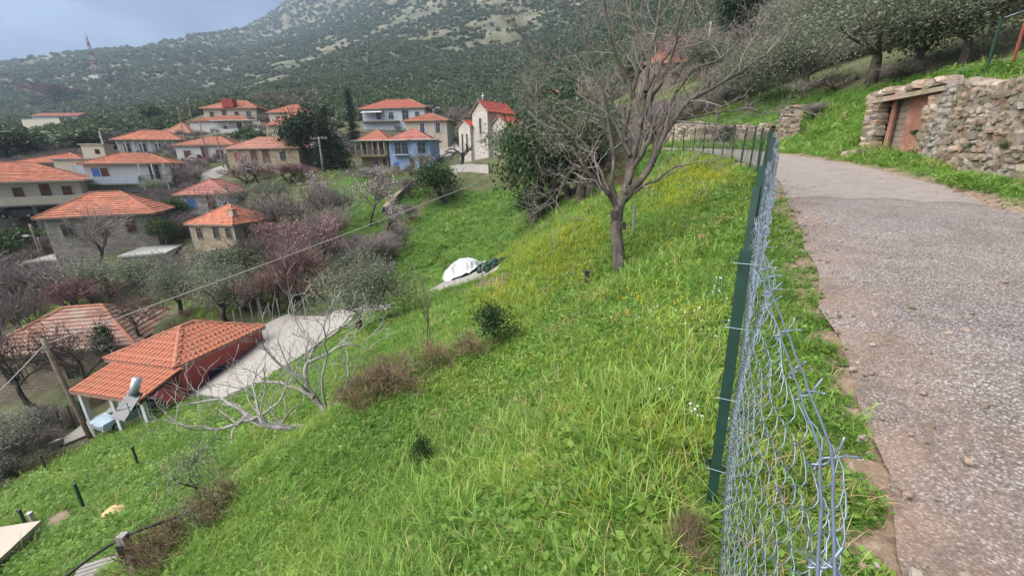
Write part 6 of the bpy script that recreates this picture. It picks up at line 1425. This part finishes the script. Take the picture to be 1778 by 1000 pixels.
x, y, r = logpolar(230000, 1.0, 62)
z = terrain(x, y); P = np.stack([x, y, z], 1); lush, dirt, scrub, gold = land_attrs(P); off, ix = road_coord(x, y); w_ = RWID[ix]
px, py, dep = project(P)
edge = .25*vnoise(x*1.7, y*1.7)
onroad = (off > -.12+edge*.9) & (off < w_+.15+edge*.6) & (RS[ix] < 46)
wd = wall_coord(x, y); inwall = (np.abs(wd[0]-.3) < .45) & (wd[3] > -.2) & (wd[3] < len(WL)-.9)
pav = np.zeros(len(x), bool)
for pg in ([(335,630),(420,588),(500,548),(560,552),(590,544),(612,556),(585,580),(520,625),(445,672),(390,695),(328,688),(340,655)], [(575,543),(640,528),(680,530),(672,541),(640,540),(590,556)], [(108,765),(150,735),(210,702),(262,688),(268,700),(215,728),(165,752),(112,775)], [(742,508),(770,490),(800,462),(835,458),(868,458),(880,453),(862,472),(820,490),(780,502)], [(80,905),(110,888),(130,892),(116,912),(97,932)]): pav |= inpoly(px, py, pg)
vis = (px > -150) & (px < 1930) & (py > -60) & (py < 1250)
ok = (lush > .5) & ~onroad & ~inwall & ~pav & vis & (rs.rand(len(x)) > dirt*.7)
pxk, pyk = px[ok], py[ok]; P, r_a, gold = P[ok], r[ok], gold[ok]; n = len(P)
typ = rs.rand(n); patch_ = fbm(P[:, 0]*.8, P[:, 1]*.8, 3)
GV = [blade_tuft('grass_tuft', 60+i, 18, .10, .0044, .06, M['grass'], .7+.15*i) for i in range(5)] + [leaf_tuft('weed_tuft', 70+i, 16, .07, .042, M['clover']) for i in range(3)] + [blade_tuft('straw_tuft', 80, 6, .17, .004, .05, M['straw'], .6)] + [blade_tuft('long_grass', 81, 9, .24, .008, .05, M['grass'], .9)] + [blade_tuft('yellow_grass', 85+i, 12, .15, .007, .05, M['grass_y'], .6) for i in range(2)]
idx = rs.randint(0, 5, n); weeds = (typ < .30+.5*patch_); idx[weeds] = 5+rs.randint(0, 3, weeds.sum()); st = rs.rand(n) < .02+.10*sstep(.1, .4, fbm(P[:, 0]*1.3+7, P[:, 1]*1.3, 3)); idx[st] = 8; lg = (rs.rand(n) < .04+.2*np.clip(-patch_, 0, 1)) & ~weeds; idx[lg] = 9
yz = np.zeros(n)
for cx, cy, sx, sy, k in ((1215, 308, 55, 22, .8), (1150, 345, 60, 22, .5), (940, 450, 90, 40, .5), (880, 520, 45, 45, .55), (1010, 420, 60, 40, .4), (1130, 700, 200, 160, .10)): yz = np.maximum(yz, k*np.exp(-((pxk-cx)/sx)**2-((pyk-cy)/sy)**2))
yk = rs.rand(n) < yz*(1+.8*patch_); idx[yk] = 10+rs.randint(0, 2, yk.sum())
sc = (.75+.6*rs.rand(n))*(.62+.065*np.minimum(r_a, 40))*(1+.6*fbm(P[:, 0]*.45, P[:, 1]*.45, 2)); offk = np.abs(road_coord(P[:, 0], P[:, 1])[0]); sc *= np.where((offk < .7), .75, 1)
sc3 = np.stack([sc, sc, sc*rs.uniform(.8, 1.2, n)], 1); rot = np.stack([rs.randn(n)*.28, rs.randn(n)*.28, rs.uniform(0, 6.28, n)], 1)
scatter('grass', 'rank green winter grass and weeds covering the slope', P-np.array([0, 0, .015]), sc3, rot, idx, GV)
# flowers
def disc(nm, r_, mt, h):
    b = MB(); b.lathe([(0, h), (r_*.6, h+.004), (r_, h-.001), (r_*.5, h-.006)], 7); b.tube([(0, 0, 0), (.004, .003, h-.004)], .0015, 3, False); return b.mesh(nm, mt)
def picks(areas, n, jit):
    o_ = []
    for k in range(n):
        cx, cy, sx, sy = areas[rs.randint(len(areas))]; g = G(cx+rs.randn()*sx, cy+rs.randn()*sy); o_.append(g[:])
    return np.array(o_)
A1 = picks([(1208, 735, 14, 6), (1190, 690, 50, 40), (1245, 510, 10, 16), (1150, 420, 40, 25), (1190, 400, 30, 20), (1060, 700, 90, 60), (1230, 560, 25, 40), (1110, 560, 60, 40)], 110, 0)
n = len(A1); scatter('daisies', 'small white daisies dotted through the grass near the fence', A1, np.repeat(rs.uniform(.6, 1.2, n)[:, None], 3, 1), np.stack([rs.randn(n)*.3, rs.randn(n)*.3, rs.uniform(0, 6, n)], 1), np.zeros(n, int), [disc('daisy', .009, M['petal_w'], .11)])
A2 = picks([(1215, 305, 28, 10), (1170, 330, 40, 14), (930, 450, 50, 30), (880, 520, 30, 25), (1000, 420, 40, 25), (870, 490, 25, 30), (1100, 500, 60, 40)], 1500, 0)
n = len(A2); rr2 = np.hypot(A2[:, 0], A2[:, 1]); s2 = rs.uniform(.6, 1.3, n)*(.7+.06*rr2); scatter('yellow_flowers', 'yellow mustard and sorrel flowers on the upper bank', A2, np.repeat(s2[:, None], 3, 1), np.stack([rs.randn(n)*.3, rs.randn(n)*.3, rs.uniform(0, 6, n)], 1), np.zeros(n, int), [disc('yellow_flower', .007, M['petal_y'], .11)])
# loose stones on the lane edge
n = 2600; i_ = rs.randint(0, len(keep), n); i_ = np.array(keep)[i_]; s_ = rs.rand(n)*(rs.rand(n) < .6); i_ = np.where(rs.rand(n) < .6, np.array(keep)[rs.randint(12, 40, n)], i_)
oo = np.where(rs.rand(n) < .62, rs.randn(n)*.28+.1, RWID[i_]+rs.randn(n)*.22); oo = np.where(rs.rand(n) < .2, rs.rand(n)*RWID[i_], oo); q = ROAD[i_]+RNRM[i_]*oo[:, None]+rs.randn(n, 2)*.15
zz = np.maximum(terrain(q[:, 0], q[:, 1]), np.where((oo > 0) & (oo < RWID[i_]), RZ[i_]+.005, -99)); sz = np.minimum(rs.gamma(1.6, .0045, n)+.002, .016)
scatter('gravel', 'loose pale gravel scattered along the lane edges', np.column_stack([q, zz]), np.stack([sz*1.2, sz, sz*.7], 1), np.stack([rs.randn(n)*.3, rs.randn(n)*.3, rs.uniform(0, 6, n)], 1), rs.randint(0, 5, n), STV[:5])
# rough growth of the valley floor and village gaps
x, y, r = logpolar(30000, 20, 130); z = terrain(x, y); P = np.stack([x, y, z], 1); lush, *_ = land_attrs(P); px, py, dep = project(P)
bl = np.zeros(len(x), bool)
for o_ in list(COL.objects):
    if o_.name.split('.')[0] in ('village_house', 'stone_house', 'church', 'shed', 'warehouse'):
        d_ = np.hypot(x-o_.location.x-3, y-o_.location.y-2); bl |= d_ < 6
pv2 = inpoly(px, py, [(335,690),(340,620),(505,545),(690,525),(690,545),(480,640)]) | inpoly(px, py, [(100,780),(150,730),(270,685),(275,705),(165,760)]) | inpoly(px, py, [(340,330),(350,298),(395,284),(402,300)])
offr, ixr = road_coord(x, y)
ok = (lush < .5) & vis[:1].repeat(len(x)) & ~bl & ~pv2 & (px > -120) & (px < 1900) & ~((offr > -.5) & (offr < RWID[ixr]+.3)) & ~((px > 1090) & (r < 48)) & ~((px > 715) & (px < 1010) & (py > 235) & (py < 420)) & ~inpoly(px, py, [(1380,150),(1640,60),(1990,20),(1990,420),(1480,260)])
P, r = P[ok], r[ok]; n = len(P); low = [TREES['brush'][0][1][1], TREES['bush_o'][0][1][1], TREES['thicket'][0][1][1], TREES['ever_a'][0][1][1]]
GR = blade_tuft('rough_grass', 90, 22, .5, .05, .4, M['grass'], .6); low = low[:3]+[GR]
v = fbm(P[:, 0]*.08, P[:, 1]*.08, 3)+rs.rand(n)*.5; ix = np.where(v < .06, 3, np.where(v < .22, 0, np.where(v < .34, 1, 2))); s0 = np.array([.9, .7, .42, .8])[ix]*(.6+.6*rs.rand(n))*np.interp(r, [20, 45], [.6, 1.1])
scatter('undergrowth', 'brown and grey undergrowth filling the gaps between village gardens', P-np.array([0, 0, .05]), np.repeat(s0[:, None], 3, 1), np.stack([rs.randn(n)*.1, rs.randn(n)*.1, rs.uniform(0, 6.28, n)], 1), ix, low)
# mountain scrub
def scrub_mesh(nm, seed, mt, n=150, size=.85):
    r2 = np.random.RandomState(seed); lob = clump_centres(r2, 6, np.array((1.1, 1.1, .7)), .6); lob[:, 2] = np.abs(lob[:, 2])+.5; C = np.concatenate([q+clump_centres(r2, n//6, np.array((.75, .75, .65)), .6) for q in lob]); C[:, 2] = np.abs(C[:, 2]); V, Fq = leaf_quads(C, None, 1, size, .7, .05, seed, .3); return np_mesh(nm, V, Fq, mt)
MS = [scrub_mesh('scrub_bush', 200+i, M['maquis']) for i in range(4)]+[scrub_mesh('scrub_bush', 210, M['ever'])]+[scrub_mesh('scrub_bush', 211, M['twig_g'], 110, .6)]
x, y, r = logpolar(110000, 95, 1750, -62, 64); z = terrain(x, y); v = fbm(x/60, y/60, 4)+.4*fbm(x/14, y/14, 2); px, py, dep = project(np.stack([x, y, z], 1)); bare_ = inpoly(px, py, [(640,60),(720,0),(1000,0),(960,60),(800,90)])*.55+inpoly(px, py, [(620,140),(700,110),(900,100),(960,160),(800,190)])*.45+inpoly(px, py, [(300,150),(560,60),(700,90),(420,160)])*.35
bl = np.zeros(len(x), bool)
for o_ in list(COL.objects):
    if o_.name.split('.')[0] in ('village_house', 'stone_house', 'church', 'warehouse', 'retaining_wall', 'radio_mast'):
        d_ = np.hypot(x-o_.location.x-5, y-o_.location.y-2); bl |= d_ < 10
ok = (rs.rand(len(x)) < sstep(-1.0, -.22, v-bare_)*.97) & ~bl & (px > -150) & (px < 1930) & (py > -250) & (rs.rand(len(x)) < sstep(95, 140, r)*.9+.1)
P = np.stack([x, y, z], 1)[ok]; r = r[ok]; n = len(P); s0 = (.75+.9*rs.rand(n)**1.5)*np.interp(r, [95, 300, 900, 1700], [.6, .95, 1.7, 2.6]); ix = rs.choice(6, n, p=[.22, .22, .22, .2, .09, .05])
scatter('mountain_scrub', 'dark evergreen maquis covering the mountainside in clumps', P-np.array([0, 0, .2]), np.stack([s0, s0, s0*rs.uniform(.7, 1.05, n)], 1), np.stack([rs.randn(n)*.05, rs.randn(n)*.05, rs.uniform(0, 6.28, n)], 1), ix, MS)
# pale rocks on the mountain
x, y, r = logpolar(9000, 110, 1400, -62, 60); v = fbm(x/45+9, y/45, 4); ok = v > .12; x, y, r = x[ok], y[ok], r[ok]; n = len(x); s0 = rs.gamma(2, .13, n)*np.interp(r, [110, 1400], [.9, 4])
scatter('mountain_rocks', 'pale limestone outcrops between the mountain scrub', np.stack([x, y, terrain(x, y)], 1), np.stack([s0*1.6, s0, s0*.8], 1), np.stack([rs.randn(n)*.2, rs.randn(n)*.2, rs.uniform(0, 6.28, n)], 1), rs.randint(0, 5, n), STV[5:10])
# ------------------------------------------------------------------ haze
b = MB(); b.box(-2050, 2050, -2050, 2050, float(TV[:, 2].min())-1.5, float(TV[:, 2].max())+45); hzm = bpy.data.materials.new('haze'); hzm.use_nodes = True; t = hzm.node_tree; t.nodes.clear()
mo = N(t, 'ShaderNodeOutputMaterial'); pv = N(t, 'ShaderNodeVolumePrincipled'); pv.inputs['Color'].default_value = (.60, .76, .98, 1); pv.inputs['Density'].default_value = .00032; pv.inputs['Anisotropy'].default_value = .2
t.links.new(pv.outputs[0], mo.inputs['Volume'])
tag(b.build('haze', hzm), 'thin bluish haze over the valley', None, None, 'stuff')
